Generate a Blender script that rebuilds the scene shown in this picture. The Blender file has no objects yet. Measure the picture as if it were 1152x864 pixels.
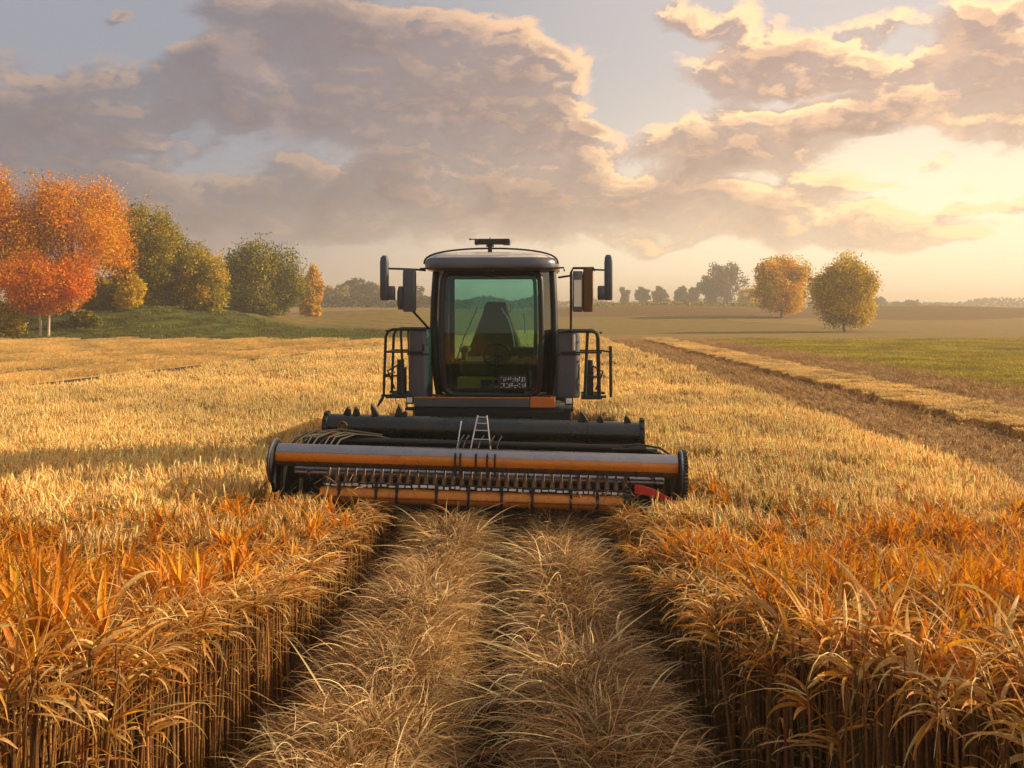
import bpy, math, random
import numpy as np
from mathutils import Vector, Matrix

# ------------------------------------------------------------------ camera
scn = bpy.context.scene
C = scn.collection
H = 2.9            # eye height
F = 1120.0         # focal length in pixels of a 1152 wide picture
HY = 345.0         # horizon row
cam_d = bpy.data.cameras.new('camera')
cam_d.lens = 35.0; cam_d.sensor_width = 36.0
cam_d.shift_y = -(432.0 - HY) / 1152.0
cam_d.clip_start = 0.05; cam_d.clip_end = 20000
cam = bpy.data.objects.new('camera', cam_d); C.objects.link(cam)
cam.location = (0, 0, H); cam.rotation_euler = (math.radians(90), 0, 0)
scn.camera = cam

# ------------------------------------------------------------------ light
SUN_AZ, SUN_EL = math.radians(80), math.radians(22)
sun_d = bpy.data.lights.new('sun', 'SUN')
sun_d.energy = 5.0; sun_d.angle = math.radians(0.6); sun_d.color = (1.0, 0.77, 0.50)
sun = bpy.data.objects.new('sun', sun_d); C.objects.link(sun)
sdir = Vector((math.sin(SUN_AZ)*math.cos(SUN_EL), math.cos(SUN_AZ)*math.cos(SUN_EL), math.sin(SUN_EL)))
sun.rotation_euler = sdir.to_track_quat('Z', 'Y').to_euler()
sun.location = sdir * 60

scn.view_settings.view_transform = 'Standard'
scn.view_settings.look = 'None'
scn.view_settings.gamma = 1.0
scn.view_settings.use_curve_mapping = False
scn.view_settings.exposure = 0.5
scn.render.engine = 'CYCLES'
cy = scn.cycles
cy.max_bounces = 6; cy.diffuse_bounces = 2; cy.glossy_bounces = 3; cy.transmission_bounces = 4
cy.transparent_max_bounces = 12; cy.volume_bounces = 0
cy.use_denoising = True
cy.sample_clamp_indirect = 4.0

# ------------------------------------------------------------------ node helper
class NB:
    def __init__(self, tree):
        self.t = tree; self.n = tree.nodes; self.l = tree.links
    def node(self, typ, **kw):
        nd = self.n.new(typ)
        for k, v in kw.items(): setattr(nd, k, v)
        return nd
    def put(self, sock, v):
        if isinstance(v, bpy.types.NodeSocket): self.l.new(v, sock)
        else:
            if sock.type in ('RGBA',) and len(v) == 3: v = (*v, 1)
            sock.default_value = v
    def m(self, op, *a, clamp=False):
        nd = self.node('ShaderNodeMath', operation=op, use_clamp=clamp)
        for i, v in enumerate(a): self.put(nd.inputs[i], v)
        return nd.outputs[0]
    def mix(self, f, a, b, typ='MIX', clamp=True):
        nd = self.node('ShaderNodeMix', data_type='RGBA', blend_type=typ, clamp_factor=clamp)
        self.put(nd.inputs[0], f); self.put(nd.inputs[6], a); self.put(nd.inputs[7], b)
        return nd.outputs[2]
    def xyz(self, v):
        nd = self.node('ShaderNodeSeparateXYZ'); self.put(nd.inputs[0], v); return nd.outputs
    def vec(self, x, y, z):
        nd = self.node('ShaderNodeCombineXYZ')
        for i, v in enumerate((x, y, z)): self.put(nd.inputs[i], v)
        return nd.outputs[0]
    def noise(self, v, scale, detail=4, rough=0.55, dist=0.0):
        nd = self.node('ShaderNodeTexNoise')
        if v is not None: self.put(nd.inputs['Vector'], v)
        nd.inputs['Scale'].default_value = scale; nd.inputs['Detail'].default_value = detail
        nd.inputs['Roughness'].default_value = rough; nd.inputs['Distortion'].default_value = dist
        return nd.outputs[0]
    def smooth(self, v, a, b, c=0.0, d=1.0):
        nd = self.node('ShaderNodeMapRange', interpolation_type='SMOOTHSTEP')
        self.put(nd.inputs[0], v)
        for i, q in enumerate((a, b, c, d)): self.put(nd.inputs[i+1], q)
        return nd.outputs[0]
    def gauss(self, u, v, u0, v0, su, sv):
        a = self.m('MULTIPLY', self.m('SUBTRACT', u, u0), 1/su)
        b = self.m('MULTIPLY', self.m('SUBTRACT', v, v0), 1/sv)
        s = self.m('MULTIPLY_ADD', a, a, self.m('MULTIPLY', b, b))
        return self.m('POWER', math.e, self.m('MULTIPLY', s, -1.0))

# ------------------------------------------------------------------ sky (clouds live in azimuth / elevation of the real sky)
world = bpy.data.worlds.new('World'); scn.world = world; world.use_nodes = True
wt = world.node_tree; wt.nodes.clear(); W = NB(wt)
wout = W.node('ShaderNodeOutputWorld'); wbg = W.node('ShaderNodeBackground'); wbg.inputs[1].default_value = 0.1
world.cycles.sampling_method = 'MANUAL'; world.cycles.sample_map_resolution = 256
wt.links.new(wbg.outputs[0], wout.inputs[0])
sky = W.node('ShaderNodeTexSky', sky_type='NISHITA', sun_disc=False, sun_elevation=SUN_EL, sun_rotation=SUN_AZ,
             air_density=1.4, dust_density=3.0, ozone_density=1.0)
gx, gy, gz = W.xyz(W.node('ShaderNodeTexCoord').outputs['Generated'])
U = W.m('ARCTAN2', gx, gy)
V = W.m('ARCSINE', W.m('MINIMUM', W.m('MAXIMUM', gz, -1.0), 1.0))

def ang(px, py):
    x = (px-576)/F; z = (HY-py)/F
    return math.atan(x), math.atan(z/math.hypot(1, x))
# cloud banks: column, row, half width, half height (rows and columns are only a way of noting azimuth and elevation), weight
BANKS = [
 (300, 60, 90, 75, .70), (430, 55, 110, 60, .75), (560, 95, 75, 60, .85), (470, 150, 130, 55, .70), (600, 165, 75, 34, .70), (520, 225, 190, 36, .66),
 (60, 130, 90, 50, .75), (20, 190, 120, 60, .62), (130, 255, 190, 52, .62), (250, 100, 60, 40, .50), (400, 225, 70, 34, .75), (280, 238, 90, 26, .60),
 (780, 28, 60, 22, .72), (690, 62, 30, 8, .25), (930, 42, 70, 24, .62), (860, 76, 110, 20, .80), (1010, 90, 120, 24, .85), (1130, 70, 70, 42, .85), (1120, 15, 40, 20, .75),
 (760, 165, 45, 22, .62), (830, 150, 55, 42, .78), (900, 175, 45, 30, .62), (720, 210, 70, 22, .62), (800, 240, 160, 24, .80), (900, 262, 70, 12, .62),
 (960, 140, 46, 20, .55), (1040, 130, 60, 12, .5), (945, 205, 40, 12, .5), (1080, 262, 40, 9, .5), (1060, 185, 26, 8, .5), (1005, 258, 52, 16, .80), (755, 278, 62, 10, .62), (1130, 150, 50, 22, .72), (1110, 232, 60, 7, .62), (998, 210, 20, 6, .55),
 (1105, 205, 24, 6, .58), (138, 24, 20, 5, .70), (600, 268, 40, 16, .55),
 (618, 80, 34, 42, .55), (668, 148, 26, 8, .55), (705, 90, 30, 62, -.45), (270, 165, 70, 18, -.30), (150, 35, 80, 30, -.30), (1010, 190, 70, 30, -.35), (650, 12, 36, 22, -.35), (390, 180, 45, 14, -.45), (700, 185, 26, 9, -.3), (470, 2, 60, 7, -.3), (880, 108, 50, 9, -.55), (770, 45, 36, 9, -.45), (930, 20, 26, 12, -.4), (1010, 50, 60, 9, -.4), (850, 205, 40, 10, -.35), (760, 120, 40, 16, -.35), (240, 190, 90, 16, -.25)]
g = bpy.data.node_groups.new('cloud_density', 'ShaderNodeTree')
g.interface.new_socket('U', in_out='INPUT', socket_type='NodeSocketFloat')
g.interface.new_socket('V', in_out='INPUT', socket_type='NodeSocketFloat')
g.interface.new_socket('D', in_out='OUTPUT', socket_type='NodeSocketFloat')
G = NB(g); gi = G.node('NodeGroupInput'); go = G.node('NodeGroupOutput')
gu, gv = gi.outputs[0], gi.outputs[1]
wn = G.node('ShaderNodeTexNoise'); G.put(wn.inputs['Vector'], G.vec(gu, G.m('MULTIPLY', gv, 1.5), 3.7)); wn.inputs['Scale'].default_value = 16; wn.inputs['Detail'].default_value = 6
wr, wg_, _ = G.xyz(wn.outputs['Color'])
gu2 = G.m('MULTIPLY_ADD', G.m('SUBTRACT', wr, .5), .085, gu)
gv2 = G.m('MULTIPLY_ADD', G.m('SUBTRACT', wg_, .5), .055, gv)
tot = -0.10
for (px, py, sx, sy, a) in BANKS:
    u0, v0 = ang(px, py)
    tot = G.m('MULTIPLY_ADD', G.gauss(gu2, gv2, u0, v0, sx/F*1.15, sy/F*1.15), a, tot)
tot = G.m('MINIMUM', tot, .72)
n1 = G.noise(G.vec(gu2, G.m('MULTIPLY', gv2, 2.3), 1.3), 15.0, 9, .58)
n2 = G.noise(G.vec(gu, G.m('MULTIPLY', gv, 1.5), 7.9), 42.0, 8, .65)
tot = G.m('MULTIPLY_ADD', G.m('SUBTRACT', n1, .5), 1.25, tot)
tot = G.m('MULTIPLY_ADD', G.m('SUBTRACT', n2, .5), .38, tot)
# a loose cover of broken cloud for the rest of the sky, outside this stretch
off = G.smooth(G.m('ABSOLUTE', gu), .55, .9)
off = G.m('MAXIMUM', off, G.smooth(gv, .33, .6))
tot = G.m('MULTIPLY_ADD', off, .35, tot)
g.links.new(tot, go.inputs[0])
def dens(u, v):
    nd = W.node('ShaderNodeGroup'); nd.node_tree = g
    W.put(nd.inputs[0], u); W.put(nd.inputs[1], v); return nd.outputs[0]
D0 = dens(U, V)
D1 = dens(W.m('ADD', U, .010), W.m('ADD', V, .009))
gl_u, gl_v = ang(1075, 262)
glow = W.gauss(U, V, gl_u, gl_v, .34, .115)
glow2 = W.gauss(U, V, gl_u, .03, .45, .085)
east = W.smooth(U, -.30, .36)
low = W.smooth(V, .0, .17, 1.0, 0.0)
clear = W.mix(east, (.29, .31, .365), (.60, .545, .535))
hor = W.mix(east, (.42, .33, .295), (1.08, .88, .62))
clear = W.mix(W.m('MULTIPLY', low, .9), clear, hor)
clear = W.mix(W.m('MULTIPLY', glow, .95), clear, (1.16, .95, .66))
clear = W.mix(W.m('MULTIPLY', glow2, .8), clear, (1.16, .95, .66))
shadow = W.mix(W.smooth(U, -.35, .40), (.165, .135, .152), (.47, .275, .205))
shadow = W.mix(W.m('MULTIPLY', W.smooth(V, .02, .12, 1, 0), .55), shadow, hor)
thick = W.smooth(D0, .45, 1.1)
body = W.mix(thick, W.mix(.3, shadow, clear), W.mix(.3, shadow, (.17, .135, .15)))
lit = W.smooth(W.m('SUBTRACT', D0, D1), -.02, .22)
thin = W.smooth(D0, .34, .86, 1, 0)
edge_c = W.mix(east, (.74, .47, .30), (1.40, .84, .44))
litf = W.m('MULTIPLY', lit, W.m('MULTIPLY_ADD', thin, .8, .2))
litf = W.m('MULTIPLY', litf, W.m('MULTIPLY_ADD', east, 1.3, .48), clamp=True)
puff = W.noise(W.vec(U, W.m('MULTIPLY', V, 1.6), 5.1), 14.0, 7, .62)
body = W.mix(W.m('MULTIPLY', W.smooth(puff, .54, .68), .42), body, W.mix(east, (.42, .31, .29), (1.0, .60, .36)))
cloud = W.mix(litf, body, edge_c)
cover = W.smooth(D0, .13, .52)
cover = W.m('MULTIPLY', cover, W.smooth(V, -.01, .05, .3, 1.0))
col = W.mix(W.m('MULTIPLY', cover, .93), clear, cloud)
col10 = W.mix(1.0, col, (8.3, 8.3, 8.3), 'MULTIPLY')
final = W.mix(.05, col10, sky.outputs[0])
wt.links.new(final, wbg.inputs[0])

# ------------------------------------------------------------------ helpers
rng = np.random.default_rng(7); random.seed(7)
def tag(o, label=None, cat=None, group=None, kind=None):
    if label: o['label'] = label
    if cat: o['category'] = cat
    if group: o['group'] = group
    if kind: o['kind'] = kind
    return o
def link(name, me, parent=None):
    o = bpy.data.objects.new(name, me); C.objects.link(o)
    if parent is not None: o.parent = parent
    return o
def empty(name, loc=(0, 0, 0), rz=0.0):
    o = bpy.data.objects.new(name, None); C.objects.link(o)
    o.location = loc; o.rotation_euler = (0, 0, rz); o.empty_display_size = .3
    return o

def mat(name, base, rough=.6, metal=0.0, var=.12, vscale=6.0, bump=0.0, bscale=40.0, coat=0.0, dirt=None, dirt_amt=.35, dscale=3.0):
    m = bpy.data.materials.new(name); m.use_nodes = True
    t = m.node_tree; t.nodes.clear(); B = NB(t)
    o = B.node('ShaderNodeOutputMaterial'); p = B.node('ShaderNodeBsdfPrincipled')
    t.links.new(p.outputs[0], o.inputs[0])
    pos = B.node('ShaderNodeNewGeometry').outputs['Position']
    n = B.noise(pos, vscale, 5, .6)
    c = B.mix(n, [max(0, x*(1-var)) for x in base], [x*(1+var) for x in base])
    if dirt is not None:
        d = B.smooth(B.noise(pos, dscale, 7, .68), .45, .75)
        c = B.mix(B.m('MULTIPLY', d, dirt_amt), c, dirt)
        B.put(p.inputs['Roughness'], B.m('MULTIPLY_ADD', d, .3, rough))
    else:
        B.put(p.inputs['Roughness'], B.m('MULTIPLY_ADD', B.m('SUBTRACT', n, .5), .2, rough))
    B.put(p.inputs['Base Color'], c); p.inputs['Metallic'].default_value = metal
    if coat: p.inputs['Coat Weight'].default_value = coat; p.inputs['Coat Roughness'].default_value = .12
    if bump:
        b = B.node('ShaderNodeBump'); b.inputs['Strength'].default_value = bump; b.inputs['Distance'].default_value = .02
        B.put(b.inputs['Height'], B.noise(pos, bscale, 6, .6)); t.links.new(b.outputs[0], p.inputs['Normal'])
    return m
DUST = (.30, .20, .11)

def plant_mat(name, trans=.38, rough=.6, patch=.25, pscale=.35, spec=.3, speck=0, fine=70):
    """leaf and straw: colour from the leaf's own attribute, some light passing through"""
    m = bpy.data.materials.new(name); m.use_nodes = True
    t = m.node_tree; t.nodes.clear(); B = NB(t)
    o = B.node('ShaderNodeOutputMaterial'); p = B.node('ShaderNodeBsdfPrincipled'); tr = B.node('ShaderNodeBsdfTranslucent')
    at = B.node('ShaderNodeAttribute', attribute_name='col').outputs['Color']
    pos = B.node('ShaderNodeNewGeometry').outputs['Position']
    n = B.noise(pos, pscale, 4, .6)
    f = B.smooth(n, .3, .7, 1-patch, 1+patch)
    f = B.m('MULTIPLY', f, B.smooth(B.noise(pos, fine, 5, .7), .3, .7, 1-speck, 1+speck*.6)) if speck else f
    c = B.mix(1.0, at, B.vec(f, f, f), 'MULTIPLY')
    B.put(p.inputs['Base Color'], c); p.inputs['Roughness'].default_value = rough
    p.inputs['Specular IOR Level'].default_value = spec
    B.put(tr.inputs['Color'], c)
    mx = B.node('ShaderNodeMixShader'); mx.inputs[0].default_value = trans
    t.links.new(p.outputs[0], mx.inputs[1]); t.links.new(tr.outputs[0], mx.inputs[2]); t.links.new(mx.outputs[0], o.inputs[0])
    return m

def np_mesh(name, verts, quads, cols=None, smooth=False, material=None):
    me = bpy.data.meshes.new(name)
    verts = np.asarray(verts, np.float32).reshape(-1, 3); quads = np.asarray(quads, np.int32).reshape(-1, 4)
    me.vertices.add(len(verts)); me.vertices.foreach_set('co', verts.ravel())
    me.loops.add(quads.size); me.loops.foreach_set('vertex_index', quads.ravel())
    me.polygons.add(len(quads)); me.polygons.foreach_set('loop_start', np.arange(len(quads), dtype=np.int32)*4)
    if smooth: me.polygons.foreach_set('use_smooth', np.ones(len(quads), bool))
    me.update(calc_edges=True)
    if cols is not None:
        a = me.color_attributes.new('col', 'FLOAT_COLOR', 'POINT')
        c = np.ones((len(verts), 4), np.float32); c[:, :3] = cols
        a.data.foreach_set('color', c.ravel())
    if material: me.materials.append(material)
    return me

class Acc:
    """collects vertices, quads and colours of many small plant pieces"""
    def __init__(s): s.v = []; s.q = []; s.c = []; s.n = 0
    def add(s, v, q, c):
        s.v.append(v.reshape(-1, 3)); s.q.append(q.reshape(-1, 4)+s.n); s.c.append(c.reshape(-1, 3)); s.n += len(s.v[-1])
    def mesh(s, name, m, smooth=True):
        return np_mesh(name, np.concatenate(s.v), np.concatenate(s.q), np.concatenate(s.c), smooth, m)

def centerlines(base, head, elev, droop, length, segs, sway=0.0):
    """N curved lines: start at base, go out under elev, bend by droop (radians over the length)"""
    n = len(base); t = np.linspace(0, 1, segs+1)
    tm = (t[:-1]+t[1:])/2
    e = elev[:, None]-droop[:, None]*tm[None]**1.3
    h = head[:, None]+(sway*rng.normal(size=(n, 1)))*tm[None]
    d = np.stack([np.cos(e)*np.cos(h), np.cos(e)*np.sin(h), np.sin(e)], -1)*(length/segs)[:, None, None]
    P = np.concatenate([np.zeros((n, 1, 3)), np.cumsum(d, 1)], 1)+base[:, None]
    return P
def ribbon(acc, P, width, col, fold=.25, twist=1.0, taper=.9):
    """leaf blades with a shallow V across"""
    n, S, _ = P.shape
    T = np.gradient(P, axis=1); T /= np.linalg.norm(T, axis=-1, keepdims=True)+1e-9
    up = np.array([0, 0, 1.0])
    sd = np.cross(T, up); sd /= np.linalg.norm(sd, axis=-1, keepdims=True)+1e-6
    nm = np.cross(sd, T)
    tw = (rng.normal(size=(n, 1))*twist*np.linspace(.3, 1, S)[None])[..., None]
    s2 = sd*np.cos(tw)+nm*np.sin(tw); n2 = nm*np.cos(tw)-sd*np.sin(tw)
    t = np.linspace(0, 1, S)
    prof = np.clip(np.minimum(.55+t*3, 1)*(1-taper*t**2.2), .04, 1)
    w = (width[:, None]*prof[None])[..., None]*.5
    A = P-s2*w; B = P+n2*(-w*fold*2); Cc = P+s2*w
    V = np.stack([A, B, Cc], 2)                              # n,S,3,3
    idx = np.arange(n*S*3).reshape(n, S, 3)
    q = np.stack([np.stack([idx[:, :-1, k], idx[:, :-1, k+1], idx[:, 1:, k+1], idx[:, 1:, k]], -1) for k in (0, 1)], 2)
    c = np.broadcast_to(col[:, None, None, :], V.shape)
    acc.add(V, q, np.array(c))
def flat(acc, P, width, col, taper=.8):
    """thin straws: a single strip facing up or sideways"""
    n, S, _ = P.shape
    T = np.gradient(P, axis=1); T /= np.linalg.norm(T, axis=-1, keepdims=True)+1e-9
    r = rng.normal(size=(n, 1, 3)); sd = np.cross(T, r); sd /= np.linalg.norm(sd, axis=-1, keepdims=True)+1e-6
    t = np.linspace(0, 1, S); w = (width[:, None]*(1-taper*t**2)[None])[..., None]*.5
    V = np.stack([P-sd*w, P+sd*w], 2); idx = np.arange(n*S*2).reshape(n, S, 2)
    q = np.stack([idx[:, :-1, 0], idx[:, :-1, 1], idx[:, 1:, 1], idx[:, 1:, 0]], -1)
    acc.add(V, q, np.array(np.broadcast_to(col[:, None, None, :], V.shape)))
def sweep(acc, P, rad, col, k=4):
    """round stems: rad is n,S"""
    n, S, _ = P.shape
    T = np.gradient(P, axis=1); T /= np.linalg.norm(T, axis=-1, keepdims=True)+1e-9
    ref = np.where(np.abs(T[..., 2:3]) > .8, np.array([1.0, 0, 0]), np.array([0, 0, 1.0]))
    a = np.cross(T, ref); a /= np.linalg.norm(a, axis=-1, keepdims=True)+1e-9; b = np.cross(T, a)
    th = np.arange(k)*2*np.pi/k
    V = P[:, :, None]+rad[..., None, None]*(np.cos(th)[None, None, :, None]*a[:, :, None]+np.sin(th)[None, None, :, None]*b[:, :, None])
    idx = np.arange(n*S*k).reshape(n, S, k); nx = np.roll(idx, -1, 2)
    q = np.stack([idx[:, :-1], nx[:, :-1], nx[:, 1:], idx[:, 1:]], -1)
    if col.ndim == 2: col = np.broadcast_to(col[:, None, :], (n, S, 3))
    acc.add(V, q, np.array(np.broadcast_to(col[:, :, None, :], V.shape)))
def pal(n, colours, weights=None, jit=.18):
    c = np.array(colours, float); i = rng.choice(len(c), n, p=None if weights is None else np.array(weights)/sum(weights))
    return np.clip(c[i]*(1+jit*rng.normal(size=(n, 1)))*(1+.05*rng.normal(size=(n, 3))), .004, .95)

def scatter(name, sources, pts, rot, scl, vid, label, cat, kind='stuff', group=None):
    """one object: points with a geometry-nodes modifier that sets one of the source plants on each"""
    n = len(pts); me = bpy.data.meshes.new(name)
    me.vertices.add(n); me.vertices.foreach_set('co', np.asarray(pts, np.float32).ravel())
    for nm, typ, key, arr in (('rot', 'FLOAT_VECTOR', 'vector', rot), ('scl', 'FLOAT_VECTOR', 'vector', scl), ('vid', 'INT', 'value', vid)):
        a = me.attributes.new(nm, typ, 'POINT')
        a.data.foreach_set(key, np.asarray(arr, np.int32 if typ == 'INT' else np.float32).ravel())
    o = link(name, me)
    ng = bpy.data.node_groups.new(name+'_nodes', 'GeometryNodeTree')
    ng.interface.new_socket('Geometry', in_out='INPUT', socket_type='NodeSocketGeometry')
    ng.interface.new_socket('Geometry', in_out='OUTPUT', socket_type='NodeSocketGeometry')
    gin = ng.nodes.new('NodeGroupInput'); gout = ng.nodes.new('NodeGroupOutput')
    ins = ng.nodes.new('GeometryNodeInstanceOnPoints'); ins.inputs['Pick Instance'].default_value = True
    g2i = ng.nodes.new('GeometryNodeGeometryToInstance')
    for s in reversed(sources):
        oi = ng.nodes.new('GeometryNodeObjectInfo'); oi.inputs['Object'].default_value = s
        ng.links.new(oi.outputs['Geometry'], g2i.inputs[0])
    ng.links.new(g2i.outputs[0], ins.inputs['Instance']); ng.links.new(gin.outputs[0], ins.inputs['Points'])
    def na(nm, typ):
        a = ng.nodes.new('GeometryNodeInputNamedAttribute'); a.data_type = typ; a.inputs[0].default_value = nm; return a.outputs[0]
    e2r = ng.nodes.new('FunctionNodeEulerToRotation')
    ng.links.new(na('rot', 'FLOAT_VECTOR'), e2r.inputs[0]); ng.links.new(e2r.outputs[0], ins.inputs['Rotation'])
    ng.links.new(na('scl', 'FLOAT_VECTOR'), ins.inputs['Scale']); ng.links.new(na('vid', 'INT'), ins.inputs['Instance Index'])
    ng.links.new(ins.outputs[0], gout.inputs[0])
    md = o.modifiers.new('plants', 'NODES'); md.node_group = ng
    return tag(o, label, cat, group, kind)
def src(name, me): return bpy.data.objects.new(name, me)    # a source plant, not in the scene itself

# ------------------------------------------------------------------ terrain
def sstep(x, a, b):
    t = np.clip((x-a)/(b-a), 0, 1); return t*t*(3-2*t)
def terr(x, y):
    x = np.asarray(x, float); y = np.asarray(y, float)
    far = sstep(y, 95, 330)
    z = 2.3*far+far*(1.1*np.sin(x*.011+1.0)*np.cos(y*.008)+.5*np.sin(x*.03+y*.017))
    z = z+far*1.5*np.exp(-((x+95)/70)**2-((y-330)/120)**2)
    z = z-sstep(y, 420, 900)*1.5
    z = z+far*(.35*np.sin(x*.075+y*.03)*np.sin(y*.045-x*.02))
    z = z+2.0*far*np.exp(-((x-25)/70)**2-((y-290)/110)**2)
    z = z+sstep(y, 100, 135)*1.5*np.exp(-((x+16)/16)**2-((y-160)/32)**2)+sstep(y, 100, 150)*1.7*np.exp(-((x-30)/26)**2-((y-205)/40)**2)+sstep(y, 100, 150)*1.2*np.exp(-((x-100)/40)**2-((y-240)/50)**2)
    bank = sstep(y, 86, 104)
    sx = np.where(x > -44, 15.0, 40.0)
    z = z+bank*2.9*np.exp(-((x+44)/sx)**4)*np.exp(-(np.maximum(y-112, 0)/28)**2)
    z = z+bank*np.exp(-((x+44)/40.0)**4)*(.10*np.sin(x*1.3+y*.7)+.08*np.sin(x*.8-y*1.7))
    return z
xs = np.concatenate([-np.geomspace(1800, 90, 26), np.linspace(-84, 84, 85), np.geomspace(90, 1800, 26)])
ys = np.concatenate([np.linspace(-400, -20, 8), np.linspace(-12, 84, 25), np.linspace(86, 180, 60), np.geomspace(183, 3000, 60)])
X, Y = np.meshgrid(xs, ys); Z = terr(X, Y)
idx = np.arange(X.size).reshape(X.shape)
tq = np.stack([idx[:-1, :-1], idx[:-1, 1:], idx[1:, 1:], idx[1:, :-1]], -1)
tm = bpy.data.materials.new('rolling_farmland'); tm.use_nodes = True; t_ = tm.node_tree; t_.nodes.clear(); B = NB(t_)
o_ = B.node('ShaderNodeOutputMaterial'); p_ = B.node('ShaderNodeBsdfPrincipled'); t_.links.new(p_.outputs[0], o_.inputs[0])
pos = B.node('ShaderNodeNewGeometry').outputs['Position']; tx, ty, tz = B.xyz(pos)
wob = B.noise(pos, .012, 3, .5)
band = B.m('ADD', B.m('MULTIPLY', ty, .0105), B.m('ADD', B.m('MULTIPLY', tx, .0016), B.m('MULTIPLY', wob, .9)))
vor = B.node('ShaderNodeTexVoronoi', feature='F1'); B.put(vor.inputs['Vector'], B.vec(B.m('MULTIPLY', tx, .35), B.m('MULTIPLY', ty, 1.0), B.m('MULTIPLY', wob, 60)))
vor.inputs['Scale'].default_value = .018
fr, fg, fb = B.xyz(vor.outputs['Color'])
cf = B.mix(B.smooth(fr, .48, .52), (.34, .22, .065), (.26, .18, .045))
cf = B.mix(B.smooth(fg, .62, .7), cf, (.20, .115, .04))
cf = B.mix(B.smooth(fb, .7, .76), cf, (.33, .23, .08))
rows = B.node('ShaderNodeTexWave', bands_direction='DIAGONAL'); B.put(rows.inputs['Vector'], pos); rows.inputs['Scale'].default_value = .10; rows.inputs['Distortion'].default_value = 3.0; rows.inputs['Detail Scale'].default_value = .3
cf = B.mix(B.m('MULTIPLY', rows.outputs[1], .5), cf, (.12, .085, .025))
gr = B.mix(B.noise(pos, .5, 6, .7), (.06, .09, .014), (.12, .13, .024))
lft = B.m('MULTIPLY', B.smooth(tx, -22, -14, 1, 0), B.smooth(ty, 118, 128, 1, 0))
c = B.mix(lft, cf, gr)
c = B.mix(B.smooth(B.noise(pos, .9, 6, .7), .35, .7, 0, .35), c, (.06, .05, .018))
soil = B.mix(B.noise(pos, 9, 7, .7), (.045, .026, .011), (.13, .078, .033))
c = B.mix(B.smooth(ty, 87, 89), soil, c)
B.put(p_.inputs['Base Color'], c); p_.inputs['Roughness'].default_value = .95; p_.inputs['Specular IOR Level'].default_value = .1
bm_ = B.node('ShaderNodeBump'); bm_.inputs['Strength'].default_value = .7; bm_.inputs['Distance'].default_value = .25
B.put(bm_.inputs['Height'], B.noise(pos, 1.2, 7, .7)); t_.links.new(bm_.outputs[0], p_.inputs['Normal'])
terrain = link('terrain', np_mesh('terrain', np.stack([X, Y, Z], -1), tq, None, True, tm)); tag(terrain, kind='structure')

def sheet(name, poly, z, m):
    me = bpy.data.meshes.new(name); me.from_pydata([(x, y, z) for x, y in poly], [], [list(range(len(poly)))]); me.materials.append(m)
    return tag(link(name, me), kind='structure')
def ground_mat(name, a, b, scale, rowx=None, bump=.6, rdark=(.05, .03, .012)):
    m = bpy.data.materials.new(name); m.use_nodes = True; t = m.node_tree; t.nodes.clear(); B = NB(t)
    o = B.node('ShaderNodeOutputMaterial'); p = B.node('ShaderNodeBsdfPrincipled'); t.links.new(p.outputs[0], o.inputs[0])
    pos = B.node('ShaderNodeNewGeometry').outputs['Position']
    c = B.mix(B.smooth(B.noise(pos, scale, 8, .72), .28, .72), a, b)
    c = B.mix(B.smooth(B.noise(pos, scale*.06, 4, .6), .35, .7, 0, .4), c, [x*.6 for x in a])
    if rowx:
        x, y, z = B.xyz(pos)
        w = B.noise(B.vec(x, B.m('MULTIPLY', y, .02), 0), rowx, 3, .6)
        c = B.mix(B.smooth(w, .45, .62, 0, .6), c, rdark)
    B.put(p.inputs['Base Color'], c); p.inputs['Roughness'].default_value = .95; p.inputs['Specular IOR Level'].default_value = .1
    b_ = B.node('ShaderNodeBump'); b_.inputs['Strength'].default_value = bump; b_.inputs['Distance'].default_value = .06
    B.put(b_.inputs['Height'], B.noise(pos, scale*1.3, 6, .7)); t.links.new(b_.outputs[0], p.inputs['Normal'])
    return m
EDGE_R = 5.9
def left_line(y): return -13.2+(y-24)*.2          # tramline between the tall wheat and the shorter pale stubble on the left
sheet('stubble_ground', [(EDGE_R+.1, -4), (18, -4), (18, 87), (EDGE_R+.1, 87)], .004,
      ground_mat('stubble_soil', (.30, .175, .068), (.52, .32, .13), 5, 1.1))
sheet('meadow', [(18, -4), (170, -4), (170, 90), (18, 90)], .008,
      ground_mat('meadow_grass', (.23, .18, .016), (.40, .30, .035), 2.2, .35, .8, (.14, .125, .016)))
sheet('pale_field_ground', [(left_line(18)-7.4, 18), (left_line(86)-7.4, 86), (-110, 86), (-110, 18)], .004,
      ground_mat('pale_straw_soil', (.42, .26, .09), (.85, .56, .21), 4, .5, .5, (.38, .22, .07)))

# ------------------------------------------------------------------ wheat
GRS = [(.085, .115, .016), (.13, .14, .022), (.20, .17, .03)]
YGR = [(.36, .275, .020), (.44, .33, .035), (.26, .215, .018)]
def grass_block(name, n, size, h, cols, w=.03):
    a = Acc(); b = np.column_stack([rng.uniform(-size/2, size/2, (n, 2)), np.zeros(n)])
    P = centerlines(b, rng.uniform(0, 6.28, n), rng.uniform(.8, 1.5, n), rng.uniform(.2, 1.6, n), h*rng.uniform(.5, 1.3, n), 3)
    flat(a, P, np.full(n, w), pal(n, cols, None, .25)); return src(name, a.mesh(name, M_grass, True))
M_grass = plant_mat('grass_blade', .35, .7, .35, .25)
bg = [grass_block('bank_tuft', 160, 2.0, .20, GRS, .05) for _ in range(4)]
p = grid_pts(-75, -8, 88, 112, 1.6) if False else np.column_stack([rng.uniform(-75, -8, 1700), rng.uniform(88, 116, 1700)])
n = len(p); s = rng.uniform(.6, 1.3, n)
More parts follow.
